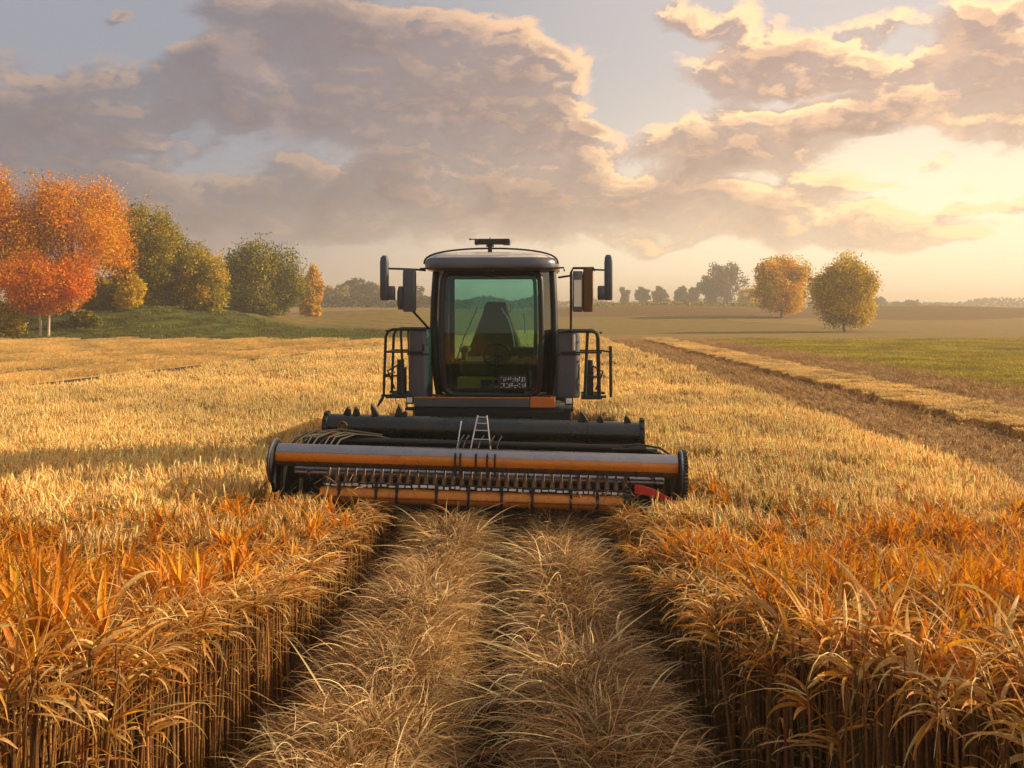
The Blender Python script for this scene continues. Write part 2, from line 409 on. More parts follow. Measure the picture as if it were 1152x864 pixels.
scatter('bank_grass', bg, np.column_stack([p, terr(p[:, 0], p[:, 1])]), np.column_stack([np.zeros(n), np.zeros(n), rng.uniform(0, 6.28, n)]), np.column_stack([s, s, s]), rng.integers(0, 4, n), 'rough green grass over the wooded bank at the left', 'grass')
mg = [grass_block('meadow_tuft', 200, 2.0, .13, YGR, .03) for _ in range(4)]
p = np.column_stack([rng.uniform(18, 70, 6000), rng.uniform(24, 89, 6000)]); p = p[np.abs(p[:, 0]) < .66*p[:, 1]+4]
n = len(p); s = rng.uniform(.6, 1.2, n)
scatter('meadow_grass', mg, np.column_stack([p, np.zeros(n)]), np.column_stack([np.zeros(n), np.zeros(n), rng.uniform(0, 6.28, n)]), np.column_stack([s, s, s]), rng.integers(0, 4, n), 'yellow green meadow grass right of the stubble', 'grass')
M_wheat = plant_mat('ripe_wheat', .35, .6, .22, .22)
M_near = plant_mat('dry_maize_leaf', .36, .55, .22, .8, .35, .35, 75)
M_straw = plant_mat('cut_straw', .25, .55, .22, 1.4)
EAR = [(.92, .63, .23), (.95, .72, .33), (.84, .52, .16)]
STK = [(.62, .36, .095), (.74, .47, .145), (.46, .25, .06)]
BRN = [(.46, .275, .10), (.56, .36, .14), (.34, .19, .065)]
def wheat_patch(name, n, size, h, lean, ear=True, tone=None, rowsp=.14, leaf=True, k=3, thick=.004, earr=.012):
    a = Acc(); u = rng.uniform(-size/2, size/2, (n, 2)); u[:, 0] = (np.round(u[:, 0]/rowsp-.5)+.5)*rowsp+rng.normal(0, .016, n)
    b = np.column_stack([u, np.zeros(n)])
    hh = h*(1+.09*rng.normal(size=n)); hd = rng.uniform(0, 2*np.pi, n)
    P = centerlines(b, hd, np.full(n, np.pi/2)-np.abs(rng.normal(size=n))*lean, lean*np.abs(rng.normal(size=n))*1.3, hh, 3)
    cs = pal(n, tone or STK)
    sweep(a, P, np.broadcast_to(np.array([1, .9, .8, .6])*thick, (n, 4)), cs, k)
    if ear:
        tip = P[:, -1]; L = .10*(1+.25*rng.normal(size=n))
        e = centerlines(tip, hd, np.full(n, 1.5)-np.abs(rng.normal(size=n))*.25, np.abs(rng.normal(size=n))*.45, np.clip(L*1.15, .05, .2), 4)
        sweep(a, e, np.broadcast_to(np.array([.5, 1, 1, .8, .15])*earr, (n, 5)), pal(n, EAR), 4)
        aw = np.repeat(e[:, 2], 3, 0); m3 = len(aw)
        Pa = centerlines(aw, rng.uniform(0, 6.28, m3), rng.uniform(1.15, 1.5, m3), np.zeros(m3), np.full(m3, .085), 2)
        flat(a, Pa, np.full(m3, .004), pal(m3, EAR), .7)
    if leaf:
        k2 = int(n*.28); i = rng.integers(0, n, k2); f = rng.uniform(.35, .9, k2)
        bl = b[i]*(1-f[:, None])+P[i, -1]*f[:, None]
        Pl = centerlines(bl, rng.uniform(0, 6.28, k2), rng.uniform(.5, 1.3, k2), rng.uniform(.6, 2.2, k2), rng.uniform(.12, .3, k2), 4)
        flat(a, Pl, np.full(k2, .012), pal(k2, tone or STK), .8)
    return src(name, a.mesh(name, M_wheat, True))
def crop_h(d): return .66+.57*(1-sstep(d, 3.6, 9.0))     # the crop stands taller towards the near end of the field

def XL(d): return -1.84+.070*np.clip(d-5.5, 0, 6)-.35*np.clip((5.0-d)/1.0, 0, 2)**1.2
def XR(d): return 1.30-.030*np.clip(d-5.5, 0, 6)+.62*np.clip((5.2-d)/1.0, 0, 2)**1.2
def grid_pts(x0, x1, y0, y1, st, jit=.25):
    gx_, gy_ = np.meshgrid(np.arange(x0, x1, st)+st/2, np.arange(y0, y1, st)+st/2)
    p = np.column_stack([gx_.ravel(), gy_.ravel()])
    return p+rng.uniform(-jit, jit, p.shape)*st
def seen(p, a=.62, b=5.0): return np.abs(p[:, 0]) < a*p[:, 1]+b
def machine(p, m=.0):   # ground taken by the harvester and its header
    x, y = p[:, 0], p[:, 1]
    head = (x > -2.95-m) & (x < 2.05+m) & (y > 10.75-m) & (y < 12.9+m)
    body = (x > -2.2-m) & (x < 1.7+m) & (y > 12.0) & (y < 20+m)
    return head | body
wv = [wheat_patch('wheat_tuft', 210, .56, .66, .055, k=3, thick=.004, earr=.0095) for _ in range(7)]
wf = [wheat_patch('wheat_block', 300, 1.12, .66, .055, k=3, thick=.006, earr=.0135, rowsp=.28) for _ in range(6)]
pn = grid_pts(-18, EDGE_R-.1, 8.6, 26, .5, .12); pn = pn[seen(pn)]
corr = (pn[:, 0] > XL(pn[:, 1])-.25) & (pn[:, 0] < XR(pn[:, 1])+.25) & (pn[:, 1] < 21)
pn = pn[~corr & ~machine(pn, .2) & (pn[:, 0] > left_line(pn[:, 1])) & (rng.random(len(pn)) < np.clip((pn[:, 1]-8.6)/2.2, .15, 1))]
pf = grid_pts(-40, EDGE_R-.3, 26, 87, 1.0, .1); pf = pf[seen(pf) & (pf[:, 0] > left_line(pf[:, 1]))]
p = np.concatenate([pn, pf]); n = len(p)
vid = np.concatenate([rng.integers(0, len(wv), len(pn)), len(wv)+rng.integers(0, len(wf), len(pf))])
rot = np.column_stack([rng.normal(0, .025, n), rng.normal(0, .025, n), np.pi*rng.integers(0, 2, n)])
sc = np.column_stack([np.ones(n), np.ones(n), 1+.05*rng.normal(size=n)])
scatter('wheat_field', wv+wf, np.column_stack([p, np.zeros(n)]), rot, sc, vid, 'standing ripe golden wheat stretching behind and beside the harvester', 'wheat')

# shorter pale stubble on the far left, and the stubble strips on the right
st_s = [wheat_patch('stubble_block', 150, 1.1, .30, .16, ear=False, leaf=True, thick=.009, tone=EAR, rowsp=.55) for _ in range(5)]+[wheat_patch('stubble_block', 150, 1.1, .16, .2, ear=False, leaf=True, thick=.008, tone=BRN, rowsp=.55) for _ in range(3)]
pl = grid_pts(-75, 0, 20, 86, 1.0); pl = pl[seen(pl, .62, 4) & (pl[:, 0] < left_line(pl[:, 1])-7.6)]
n = len(pl); qq = pl[:, 0]-.2*pl[:, 1]; strip = .62+.28*np.sin(qq*1.1)
scatter('pale_stubble', st_s, np.column_stack([pl, np.zeros(n)]), np.column_stack([np.zeros(n), np.zeros(n), np.full(n, -.197)]),
        np.column_stack([np.ones(n), np.ones(n), strip*(1+.1*rng.normal(size=n))]), np.where(strip > .46, rng.integers(0, 5, n), rng.integers(5, 8, n)),
        'short pale cut stubble in rows below the wooded hill', 'stubble')
st_b = [wheat_patch('short_stubble', 130, 1.1, .11, .3, ear=False, leaf=True, thick=.007, tone=BRN, rowsp=.36) for _ in range(4)]
ps = grid_pts(EDGE_R+.2, 18, 8, 86, 1.0); ps = ps[seen(ps, .62, 4) & ~((ps[:, 0] > 11.0) & (ps[:, 0] < 12.9))]
n = len(ps)
scatter('brown_stubble', st_b, np.column_stack([ps, np.zeros(n)]), np.column_stack([np.zeros(n), np.zeros(n), np.pi*rng.integers(0, 2, n)]),
        np.column_stack([np.ones(n), np.ones(n), .9+.3*rng.random(n)]), rng.integers(0, 4, n), 'low brown stubble rows between the wheat and the green meadow', 'stubble')
pt = grid_pts(11.2, 12.9, 8, 86, .5, .5); pt = pt[seen(pt, .62, 4)]; n = len(pt)
scatter('uncut_strip', wv, np.column_stack([pt, np.zeros(n)]), np.column_stack([rng.normal(0, .06, n), rng.normal(0, .06, n), rng.uniform(0, 6.28, n)]),
        np.column_stack([np.ones(n), np.ones(n),  .27+.10*rng.random(n)]), rng.integers(0, len(wv), n), 'pale strip of uncut wheat left standing within the brown stubble', 'wheat')

# ------------------------------------------------------------------ the near crop: thick stalks under a mat of arching dry leaves
TAN = [(.62, .32, .065), (.74, .46, .15), (.48, .22, .040), (.66, .27, .025), (.80, .55, .22)]
ORG = [(.74, .29, .010), (.74, .36, .02), (.64, .22, .008)]
NST = [(.36, .18, .055), (.44, .23, .075), (.28, .13, .038)]
def maize(name, kind):
    a = Acc(); b = np.zeros((1, 3)); one = np.ones(1)
    P = centerlines(b, one*rng.uniform(0, 6.28), one*(np.pi/2-abs(rng.normal())*.035), one*rng.normal()*.06, one, 12)
    r = .0088*(1+.22*rng.normal())
    sweep(a, P, (np.linspace(1, .7, 13)*r*np.array([1, 1, 1.28]*4+[1]))[None], np.repeat(pal(1, NST), 13, 0)[None]*(.85+.3*rng.random((1, 13, 1))), 6)
    top = P[0, -1]
    nl = {'leafy': 10, 'edge': 9, 'orange': 8, 'stalk': 2}[kind]
    f = rng.uniform(.88, 1.0, nl) if kind != 'stalk' else rng.uniform(.3, .9, nl)
    bl = top[None]*f[:, None]
    if kind == 'orange':
        hd = rng.uniform(0, 6.28, nl); el = rng.uniform(1.0, 1.5, nl); dr = rng.uniform(-.1, .9, nl); L = rng.uniform(.2, .42, nl); w = rng.uniform(.018, .045, nl)
        c = pal(nl, ORG)
    elif kind == 'edge':     # leaves fall to local +x
        hd = rng.normal(0, .8, nl); el = rng.uniform(.2, 1.1, nl); dr = rng.uniform(.6, 1.9, nl); L = rng.uniform(.14, .34, nl); w = rng.uniform(.012, .030, nl)
        c = pal(nl, TAN, [3, 3, 2.5, 2, 1.5])
    elif kind == 'leafy':
        hd = rng.uniform(0, 6.28, nl); el = rng.uniform(.3, 1.35, nl); dr = rng.uniform(.8, 2.6, nl); L = rng.uniform(.22, .48, nl); w = rng.uniform(.013, .036, nl)
        c = pal(nl, TAN+ORG[:2], [3, 3, 2.5, 3, 1.5, 1, 1.8])
    else:
        hd = rng.uniform(0, 6.28, nl); el = rng.uniform(.2, 1.2, nl); dr = rng.uniform(.5, 2, nl); L = rng.uniform(.1, .25, nl); w = rng.uniform(.008, .016, nl)
        c = pal(nl, TAN)
    ribbon(a, centerlines(bl, hd, el, dr, L, 8, .5), w, c, .28, .7)
    if kind != 'stalk':      # thin seed heads and hair-thin dry strands
        m_ = 4; bb = np.repeat(top[None], m_, 0)*rng.uniform(.82, 1.0, (m_, 1))
        flat(a, centerlines(bb, rng.uniform(0, 6.28, m_), rng.uniform(.4, 1.5, m_), rng.uniform(.2, 2.0, m_), rng.uniform(.2, .5, m_), 6, .6), np.full(m_, .006), pal(m_, EAR+TAN[:2]))
        if rng.random() < .6:
            e = centerlines(top[None], one*rng.uniform(0, 6.28), one*rng.uniform(.7, 1.4), one*rng.uniform(0, 1.2), one*rng.uniform(.12, .2), 6)
            sweep(a, e, (np.array([.4, 1, 1.15, 1, .8, .5, .1])*.0085)[None], pal(1, TAN), 6)
    return src(name, a.mesh(name, M_near, True))
kinds = ['leafy']*12+['orange']*7+['edge']*12+['stalk']*5
mz = [maize('tall_crop_plant', k) for k in kinds]
KI = {k: [i for i, q in enumerate(kinds) if q == k] for k in set(kinds)}
pts, rots, scls, vids = [], [], [], []
def put(x, y, kind, rz=None, hs=1.0, lean=.03, ss=1.0):
    h = float(crop_h(y))*hs*(1+.05*rng.normal())
    pts.append((x, y, 0)); s = ss*(1+.12*rng.normal())
    rots.append((rng.normal(0, lean), rng.normal(0, lean), rng.uniform(0, 6.28) if rz is None else rz))
    scls.append((s, s, h)); vids.append(int(rng.choice(KI[kind])))
for side in (-1, 1):
    d = 3.3
    while d < 12.2:                                  # the cut face: stalks in ranks
        e = float(XL(d) if side < 0 else XR(d))
        if not (d > 10.6 and side*e < 0):
            for rank in range(3):
                x = e+side*(rank*.07+rng.normal()*.024)
                put(x, d+rng.normal()*.012, 'stalk' if rng.random() < .88 else 'edge', (0 if side < 0 else np.pi)+rng.normal()*.5, 1.0-.25*(rng.random() < .12), .022 if rng.random() < .9 else .09, 1.0)
            if rng.random() < .45: put(e+side*rng.uniform(.10, .34), d, 'edge', (0 if side < 0 else np.pi)+rng.normal()*.45, 1.02, .03, 1.1)
        d += .052
    q = grid_pts(0, 9.5, 3.2, 11.6, .115, .45)
    for x0, y0 in q:
        e = float(XL(y0) if side < 0 else XR(y0)); x = e+side*(.24+x0)
        if abs(x) > .62*y0+1.2: continue
        if rng.random() > 1-.75*sstep(y0, 9.3, 11.6): continue
        if -2.95 < x < 2.05 and y0 > 10.75: continue
        cl = math.sin(x*2.1+y0*1.3)+math.sin(x*.9-y0*2.3+1)+rng.normal()*1.5
        front = y0 < 3.7
        k = 'orange' if (cl > 1.15 and (y0 > 5.4 or rng.random() < .55)) else ('stalk' if rng.random() < .12 else 'leafy')
        put(x, y0, k, None, 1.08 if k == 'orange' else 1.0, .05)
scatter('standing_crop', mz, pts, rots, scls, vids, 'tall dry crop with arching tan and orange leaves either side of the cut lane', 'crop')

# ------------------------------------------------------------------ the cut lane: two windrows of straw
def ridge(x, y):
    lx = (x+.12-.012*(y-8))*(1+.035*(y-7))
    z = .42*np.exp(-((lx+.64)/.27)**2)+.42*np.exp(-((lx-.62)/.25)**2)
    return z*(1+.18*np.sin(y*2.1+x*3)+.1*np.sin(y*5.3-x*4))
rx, ry = np.meshgrid(np.linspace(-1.72, 1.27, 60), np.linspace(3.0, 13.4, 160)); rzv = ridge(rx, ry)+.012
ri = np.arange(rx.size).reshape(rx.shape)
lane = link('lane_soil', np_mesh('lane_soil', np.stack([rx, ry, rzv], -1), np.stack([ri[:-1, :-1], ri[:-1, 1:], ri[1:, 1:], ri[1:, :-1]], -1), None, True,
            ground_mat('lane_soil', (.022, .013, .006), (.075, .042, .016), 14))); tag(lane, kind='structure')
SC = [(.56, .35, .13), (.76, .54, .26), (.40, .22, .07), (.22, .11, .035)]
def straw_tuft(name, mode):
    a = Acc(); n = 34
    b = np.column_stack([rng.normal(0, .08, n), rng.normal(0, .11, n), rng.uniform(-.06, .03, n)])
    if mode == 'fall':     # sheaves thrown outward, local +x, bent over
        hd = rng.normal(0, .55, n); el = rng.uniform(.5, 1.4, n); dr = rng.uniform(1.2, 2.6, n); L = rng.uniform(.18, .5, n)
    elif mode == 'lie':
        hd = rng.normal(0, 1.0, n)+np.pi*rng.integers(0, 2, n); el = rng.uniform(.0, .45, n); dr = rng.uniform(.1, .9, n); L = rng.uniform(.2, .6, n)
    else:
        hd = rng.uniform(0, 6.28, n); el = rng.uniform(.7, 1.45, n); dr = rng.uniform(.6, 2.2, n); L = rng.uniform(.15, .42, n)
    P = centerlines(b, hd, el, dr, L, 8, .5)
    ribbon(a, P[:8], rng.uniform(.006, .017, 8), pal(8, SC), .25, .8)
    flat(a, P[8:], rng.uniform(.0035, .0075, n-8), pal(n-8, SC))
    return src(name, a.mesh(name, M_straw, True))
tk = ['fall']*8+['lie']*5+['up']*5
tf = [straw_tuft('straw_tuft', k) for k in tk]
TI = {k: [i for i, q in enumerate(tk) if q == k] for k in set(tk)}
n = 8000
px_ = rng.uniform(-1.66, 1.22, n); py_ = rng.uniform(3.6, 13.2, n)
lx = (px_+.12-.012*(py_-8))*(1+.035*(py_-7))
prob = np.clip(.03+1.3*np.exp(-((lx+.66)/.29)**2)+1.3*np.exp(-((lx-.64)/.27)**2), 0, 1)*np.where(np.abs(lx) < .30, .035, 1)
k_ = rng.random(n) < prob; px_, py_, lx = px_[k_], py_[k_], lx[k_]; n = len(px_)
out = np.where(np.abs(lx) < .34, -np.sign(lx), np.sign(lx))*np.where(lx > 0, 1, 1)
crest = np.where(lx < 0, lx+.64, lx-.62)
dirx = np.sign(crest)                                  # away from the crest line
hd = np.where(dirx > 0, 0, np.pi)+rng.normal(0, .4, n)+np.where(dirx > 0, -1, 1)*rng.uniform(.0, .9, n)
hd = np.where(crest*np.sign(lx) < -.02, -np.pi/2*np.where(rng.random(n) < .75, 1, -1)+rng.normal(0, .3, n), hd)
mode = rng.random(n)
vid = np.where(mode < np.where(np.abs(crest) < .12, .35, .66), rng.choice(TI['fall'], n), np.where(mode < .86, rng.choice(TI['lie'], n), rng.choice(TI['up'], n)))
s = rng.uniform(.7, 1.25, n)
scatter('straw_windrows', tf, np.column_stack([px_, py_, ridge(px_, py_)+.01]), np.column_stack([rng.normal(0, .15, n), rng.normal(0, .15, n), hd]),
        np.column_stack([s, s, s*.9]), vid, 'two long heaps of loose straw lying along the cut lane', 'straw')
# ------------------------------------------------------------------ hard-surface mesh helper
class MB:
    def __init__(s): s.v = []; s.f = []
    def _add(s, v, f):
        n = len(s.v); s.v += [tuple(p) for p in v]; s.f += [tuple(i+n for i in q) for q in f]; return s
    def box(s, c, d, rot=None):
        x, y, z = (q/2 for q in d)
        v = [Vector(p) for p in ((-x,-y,-z),(x,-y,-z),(x,y,-z),(-x,y,-z),(-x,-y,z),(x,-y,z),(x,y,z),(-x,y,z))]
        if rot is not None: v = [rot @ p for p in v]
        return s._add([p+Vector(c) for p in v], [(0,3,2,1),(4,5,6,7),(0,1,5,4),(1,2,6,5),(2,3,7,6),(3,0,4,7)])
    def hexa(s, v): return s._add(v, [(0,3,2,1),(4,5,6,7),(0,1,5,4),(1,2,6,5),(2,3,7,6),(3,0,4,7)])
    def tube(s, path, r, k=10, closed=False, cap=True):
        P = [Vector(p) for p in path]; n = len(P); R = r if isinstance(r, (list, tuple)) else [r]*n
        rings = []; up = None
        for i in range(n):
            a = P[i-1] if (i > 0 or closed) else P[i]; b = P[(i+1) % n] if (i < n-1 or closed) else P[i]
            t = (b-a).normalized()
            if up is None:
                ref = Vector((0,0,1)) if abs(t.z) < .9 else Vector((1,0,0)); up = t.cross(ref).normalized()
            up = (up-t*up.dot(t)).normalized(); w = t.cross(up)
            rings.append([P[i]+R[i]*(math.cos(2*math.pi*j/k)*up+math.sin(2*math.pi*j/k)*w) for j in range(k)])
        v = [p for q in rings for p in q]; f = []
        for i in range(n if closed else n-1):
            i2 = (i+1) % n
            for j in range(k): f.append((i*k+j, i*k+(j+1)%k, i2*k+(j+1)%k, i2*k+j))
        if cap and not closed: f.append(tuple(range(k))[::-1]); f.append(tuple((n-1)*k+j for j in range(k)))
        return s._add(v, f)
    def plate(s, poly, axis, c0, c1):
        """polygon (a,b) extruded along axis from c0 to c1"""
        def p(a, b, c): return {'x': (c,a,b), 'y': (a,c,b), 'z': (a,b,c)}[axis]
        n = len(poly)
        return s._add([p(a,b,c0) for a,b in poly]+[p(a,b,c1) for a,b in poly],
                      [tuple(range(n))[::-1], tuple(range(n,2*n))]+[(i,(i+1)%n,n+(i+1)%n,n+i) for i in range(n)])
    def loft(s, rings, closed=True, cap=True):
        k = len(rings[0]); v = [p for q in rings for p in q]; f = []
        for i in range(len(rings)-1):
            for j in range(k if closed else k-1): f.append((i*k+j, i*k+(j+1)%k, (i+1)*k+(j+1)%k, (i+1)*k+j))
        if cap and closed: f.append(tuple(range(k))[::-1]); f.append(tuple((len(rings)-1)*k+j for j in range(k)))
        return s._add(v, f)
    def sector(s, x0, x1, cy_, cz, r, t, a0, a1, k=12):
        """curved shell along x; angles in degrees measured from straight ahead (-y) upwards"""
        pr = [(math.radians(a0+(a1-a0)*i/k)) for i in range(k+1)]
        prof = [(cy_-r*math.cos(a), cz+r*math.sin(a)) for a in pr]+[(cy_-(r-t)*math.cos(a), cz+(r-t)*math.sin(a)) for a in reversed(pr)]
        return s.plate(prof, 'x', x0, x1)
    def build(s, name, m, parent=None, bevel=0.0, smooth=False, seg=2):
        me = bpy.data.meshes.new(name); me.from_pydata(s.v, [], s.f); me.materials.append(m)
        import bmesh
        b = bmesh.new(); b.from_mesh(me); bmesh.ops.recalc_face_normals(b, faces=b.faces); b.to_mesh(me); b.free()
        o = link(name, me, parent)
        if smooth:
            me.polygons.foreach_set('use_smooth', np.ones(len(me.polygons), bool)); me.set_sharp_from_angle(angle=math.radians(38))
        if bevel:
            md = o.modifiers.new('bevel', 'BEVEL'); md.width = bevel; md.segments = seg; md.limit_method = 'ANGLE'; md.angle_limit = math.radians(40); md.harden_normals = False
        return o

M = {}
M['black'] = mat('black_paint', (.006, .007, .008), .42, 0, .2, 8, dirt=DUST, dirt_amt=.03, coat=.0)
M['plastic'] = mat('black_plastic', (.012, .013, .016), .45, 0, .2, 10, .1, 200, dirt=DUST, dirt_amt=.04)
M['rubber'] = mat('tyre_rubber', (.02, .02, .02), .85, 0, .2, 8, .3, 60, dirt=DUST, dirt_amt=.5)
M['slate'] = mat('slate_grey_paint', (.062, .075, .100), .32, .2, .15, 4, dirt=DUST, dirt_amt=.05, coat=.4)
M['rim'] = mat('dark_steel_rim', (.10, .115, .14), .28, .5, .15, 4, coat=.5, dirt=DUST, dirt_amt=.1)
M['roofskin'] = mat('pale_roof_paint', (.72, .64, .54), .28, .1, .08, 4, coat=.6)
M['steel'] = mat('worn_steel', (.30, .30, .32), .26, .9, .2, 5, .05, 90, dirt=DUST, dirt_amt=.25)
M['bright'] = mat('bright_steel', (.55, .55, .55), .3, .9, .1, 6)
M['orange'] = mat('orange_paint', (.60, .205, .014), .27, .35, .25, 3, .05, 60, dirt=(.13, .06, .018), dirt_amt=.6, coat=.3)
M['orange2'] = mat('bright_orange_paint', (.55, .14, .015), .4, 0, .12, 5, dirt=DUST, dirt_amt=.15)
M['green'] = mat('black_green_enamel', (.004, .011, .009), .24, 0, .25, 3, coat=.3, dirt=DUST, dirt_amt=.04)
M['brown'] = mat('rusty_brown_steel', (.13, .065, .025), .6, .2, .35, 7, .2, 50)
M['tine'] = mat('tan_tine', (.17, .095, .04), .5, .1, .25, 12)
M['white'] = mat('white_plate', (.70, .70, .68), .5, 0, .08, 9)
M['blue'] = mat('blue_plate', (.12, .20, .40), .4, 0, .1, 9)
M['navy'] = mat('navy_steel', (.014, .018, .030), .4, .3, .2, 9)
M['red'] = mat('red_paint', (.50, .02, .02), .35, 0, .12, 6, coat=.3)
M['seat'] = mat('seat_cloth', (.14, .075, .018), .85, 0, .25, 9, .2, 120)
M['ochre'] = mat('ochre_panel', (.62, .36, .05), .5, 0, .15, 5)
M['olive'] = mat('olive_trim', (.05, .042, .02), .5, 0, .2, 6)
def glass(name, tint, refl=.10):
    m = bpy.data.materials.new(name); m.use_nodes = True; t = m.node_tree; t.nodes.clear(); B = NB(t)
    o = B.node('ShaderNodeOutputMaterial'); tr = B.node('ShaderNodeBsdfTransparent'); B.put(tr.inputs[0], tint)
    gl = B.node('ShaderNodeBsdfGlossy'); gl.inputs['Roughness'].default_value = .03; B.put(gl.inputs[0], (.9, .95, .95))
    fr = B.node('ShaderNodeFresnel'); fr.inputs[0].default_value = 1.5
    pos = B.node('ShaderNodeNewGeometry').outputs['Position']
    smear = B.smooth(B.noise(pos, 2.5, 5, .65), .4, .7, 0, .05)
    mx = B.node('ShaderNodeMixShader'); B.put(mx.inputs[0], B.m('MULTIPLY', fr.outputs[0], 1.0))
    df = B.node('ShaderNodeBsdfDiffuse'); B.put(df.inputs[0], DUST)
    m2 = B.node('ShaderNodeMixShader'); B.put(m2.inputs[0], smear)
    t.links.new(tr.outputs[0], m2.inputs[1]); t.links.new(df.outputs[0], m2.inputs[2])
    t.links.new(m2.outputs[0], mx.inputs[1]); t.links.new(gl.outputs[0], mx.inputs[2]); t.links.new(mx.outputs[0], o.inputs[0])
    return m
M['glass'] = glass('teal_glass', (.68, .86, .83)); M['mirror'] = mat('mirror_glass', (.5, .5, .5), .08, 1.0, .02)

# ------------------------------------------------------------------ combine harvester
hv = empty('combine_harvester', (-.283, 13.8, 0), math.radians(-3.6))
tag(hv, 'black combine harvester with glass cab and orange striped header facing the camera', 'harvester')
def poly_rect(hw, y0, y1, r, k=5):
    pts = []
    for cx, cy_, a0 in ((hw-r, y1-r, 0), (-hw+r, y1-r, 90), (-hw+r, y0+r, 180), (hw-r, y0+r, 270)):
        for i in range(k+1):
            a = math.radians(a0+90*i/k); pts.append((cx+r*math.cos(a), cy_+r*math.sin(a)))
    return pts
# chassis and body behind the cab
b = MB(); b.box((0, 3.0, 1.05), (1.5, 5.2, .5)); b.box((.03, .6, 1.42), (2.16, 1.7, .17)); b.box((0, .10, 1.40), (1.9, .5, .2))
b.build('chassis', M['black'], hv, .03)
bd = MB()
bd.loft([[(x*s, y, z) for x, z in ((-1.0, 1.0), (1.0, 1.0), (1.05, 1.3), (.98, h), (-.98, h), (-1.05, 1.3))] for y, s, h in ((1.75, .9, 1.95), (2.1, 1, 2.0), (4.6, 1, 1.95), (5.4, .9, 1.7))])
bdo = bd.build('engine_body', M['slate'], hv, .04)
b = MB()
for s_ in (-1.06, 1.06):
    b = MB()
    for i in range(9): b.box((s_, 2.5+i*.2, 1.62), (.03, .12, .4))
    b.build('vent_louvre', M['plastic'], bdo, .005)
b = MB(); b.tube([(.55, 3.2, 1.9), (.55, 3.2, 2.15), (.55, 3.3, 2.22)], .06, 12); b.build('exhaust_pipe', M['steel'], bdo, 0, True)
def wheel(x, y, r, w):
    prof = [(.55*r, -.42), (.8*r, -.5), (.95*r, -.44), (r, -.25), (r, .25), (.95*r, .44), (.8*r, .5), (.55*r, .42)]
    b = MB(); b.loft([[(x+q*w, y+p*math.cos(a), r+p*math.sin(a)) for p, q in prof] for a in [2*math.pi*i/40 for i in range(41)]], True, False)
    for i in range(22):
        a = 2*math.pi*i/22
        for s_ in (-1, 1):
            rot = Matrix.Rotation(a, 3, 'X') @ Matrix.Rotation(s_*.5, 3, 'Z')
            b.box(Vector((x+s_*w*.22, y+r*math.cos(a+s_*.06), r+r*math.sin(a+s_*.06))), (w*.5, .06, .07), Matrix.Rotation(a+s_*.06, 3, 'X'))
    t = b.build('wheel', M['rubber'], hv, 0, True)
    b = MB(); b.tube([(x-w*.3, y, r), (x+w*.3, y, r)], .57*r, 28); b.tube([(x-w*.42, y, r), (x+w*.42, y, r)], .2*r, 16)
    b.build('rim', M['slate'], t, .01)
for x in (-.79, .79): wheel(x, 1.05, .78, .5); wheel(x, 4.6, .55, .36)
# feeder house from the header up to the chassis
b = MB(); b.hexa([(-.6, -2.0, .55), (.6, -2.0, .55), (.6, .2, .95), (-.6, .2, .95), (-.6, -2.0, 1.0), (.6, -2.0, 1.0), (.6, .2, 1.5), (-.6, .2, 1.5)])
b.build('feeder_house', M['black'], hv, .02)
# cab
PROF = [(1.66, .925, .03), (1.8, .945, .0), (2.1, .98, -.05), (2.55, 1.0, -.075), (3.0, .99, -.05), (3.4, .965, .0)]
def prof(z):
    for (z0, s0, y0), (z1, s1, y1) in zip(PROF, PROF[1:]):
        if z <= z1+1e-6:
            t = (z-z0)/(z1-z0); t = max(0, t); return s0+(s1-s0)*t, y0+(y1-y0)*t
    return PROF[-1][1:]
PLAN = [(-.84, 1.62), (-.86, .40), (-.69, .0), (.69, .0), (.86, .40), (.84, 1.62)]
def cp(i, z, f=0.0):
    s_, dy = prof(z); x, y = PLAN[i]
    if f: x2, y2 = PLAN[i+1]; x, y = x+(x2-x)*f, y+(y2-y)*f
    return (x*s_, y+dy*(1 if y < .5 else 0), z)
ZS = [1.66+i*(3.40-1.66)/12 for i in range(13)]
cab = MB(); cab.loft([[(x*s_, y, z) for x, y in [(-.80, 1.64), (-.82, .42), (-.62, .06), (.62, .06), (.82, .42), (.80, 1.64)]] for z, s_ in ((1.50, .97), (1.66, 1.0))])
cabo = cab.build('cab', M['black'], hv, .015)
b = MB(); b.loft([[(x*.97, y+.01, z) for x, y in PLAN] for z in (3.38, 3.44)]); b.build('roof_beam', M['black'], cabo, .01)
for i, r in ((0, .055), (1, .05), (4, .05), (5, .055)):
    b = MB(); b.tube([cp(i, z) for z in ZS], r, 12); b.build('pillar', M['black'], cabo, 0, True)
def wind_path(inset, zlo, zhi, r):
    """rounded outline of the windscreen, following its bulge"""
    pts = []; hw = .69-inset
    for cx, cz, a0 in ((1, zhi, 0), (-1, zhi, 90), (-1, zlo, 180), (1, zlo, 270)):
        for k in range(7):
            a = math.radians(a0+15*k)
            z = cz+(-r if cz == zhi else r)+r*math.sin(a)
            s_, dy = prof(z); x = cx*(hw*s_-r)+r*math.cos(a)
            pts.append((x, dy, z))
        if a0 in (90, 270):   # intermediate points up the sides
            z0, z1 = (zhi-r, zlo+r) if a0 == 90 else (zlo+r, zhi-r)
            for k in range(1, 8):
                z = z0+(z1-z0)*k/8; s_, dy = prof(z); pts.append((cx*hw*s_*(1 if a0 == 90 else 1), dy, z))
    return pts
b = MB(); b.tube([(x, y-.005, z) for x, y, z in wind_path(-.005, 1.675, 3.385, .13)], .042, 10, True); b.build('windscreen_frame', M['black'], cabo, 0, True)
b = MB(); b.tube([(x, y+.035, z) for x, y, z in wind_path(.075, 1.74, 3.33, .10)], .026, 8, True); b.build('windscreen_seal', M['olive'], cabo, 0, True)
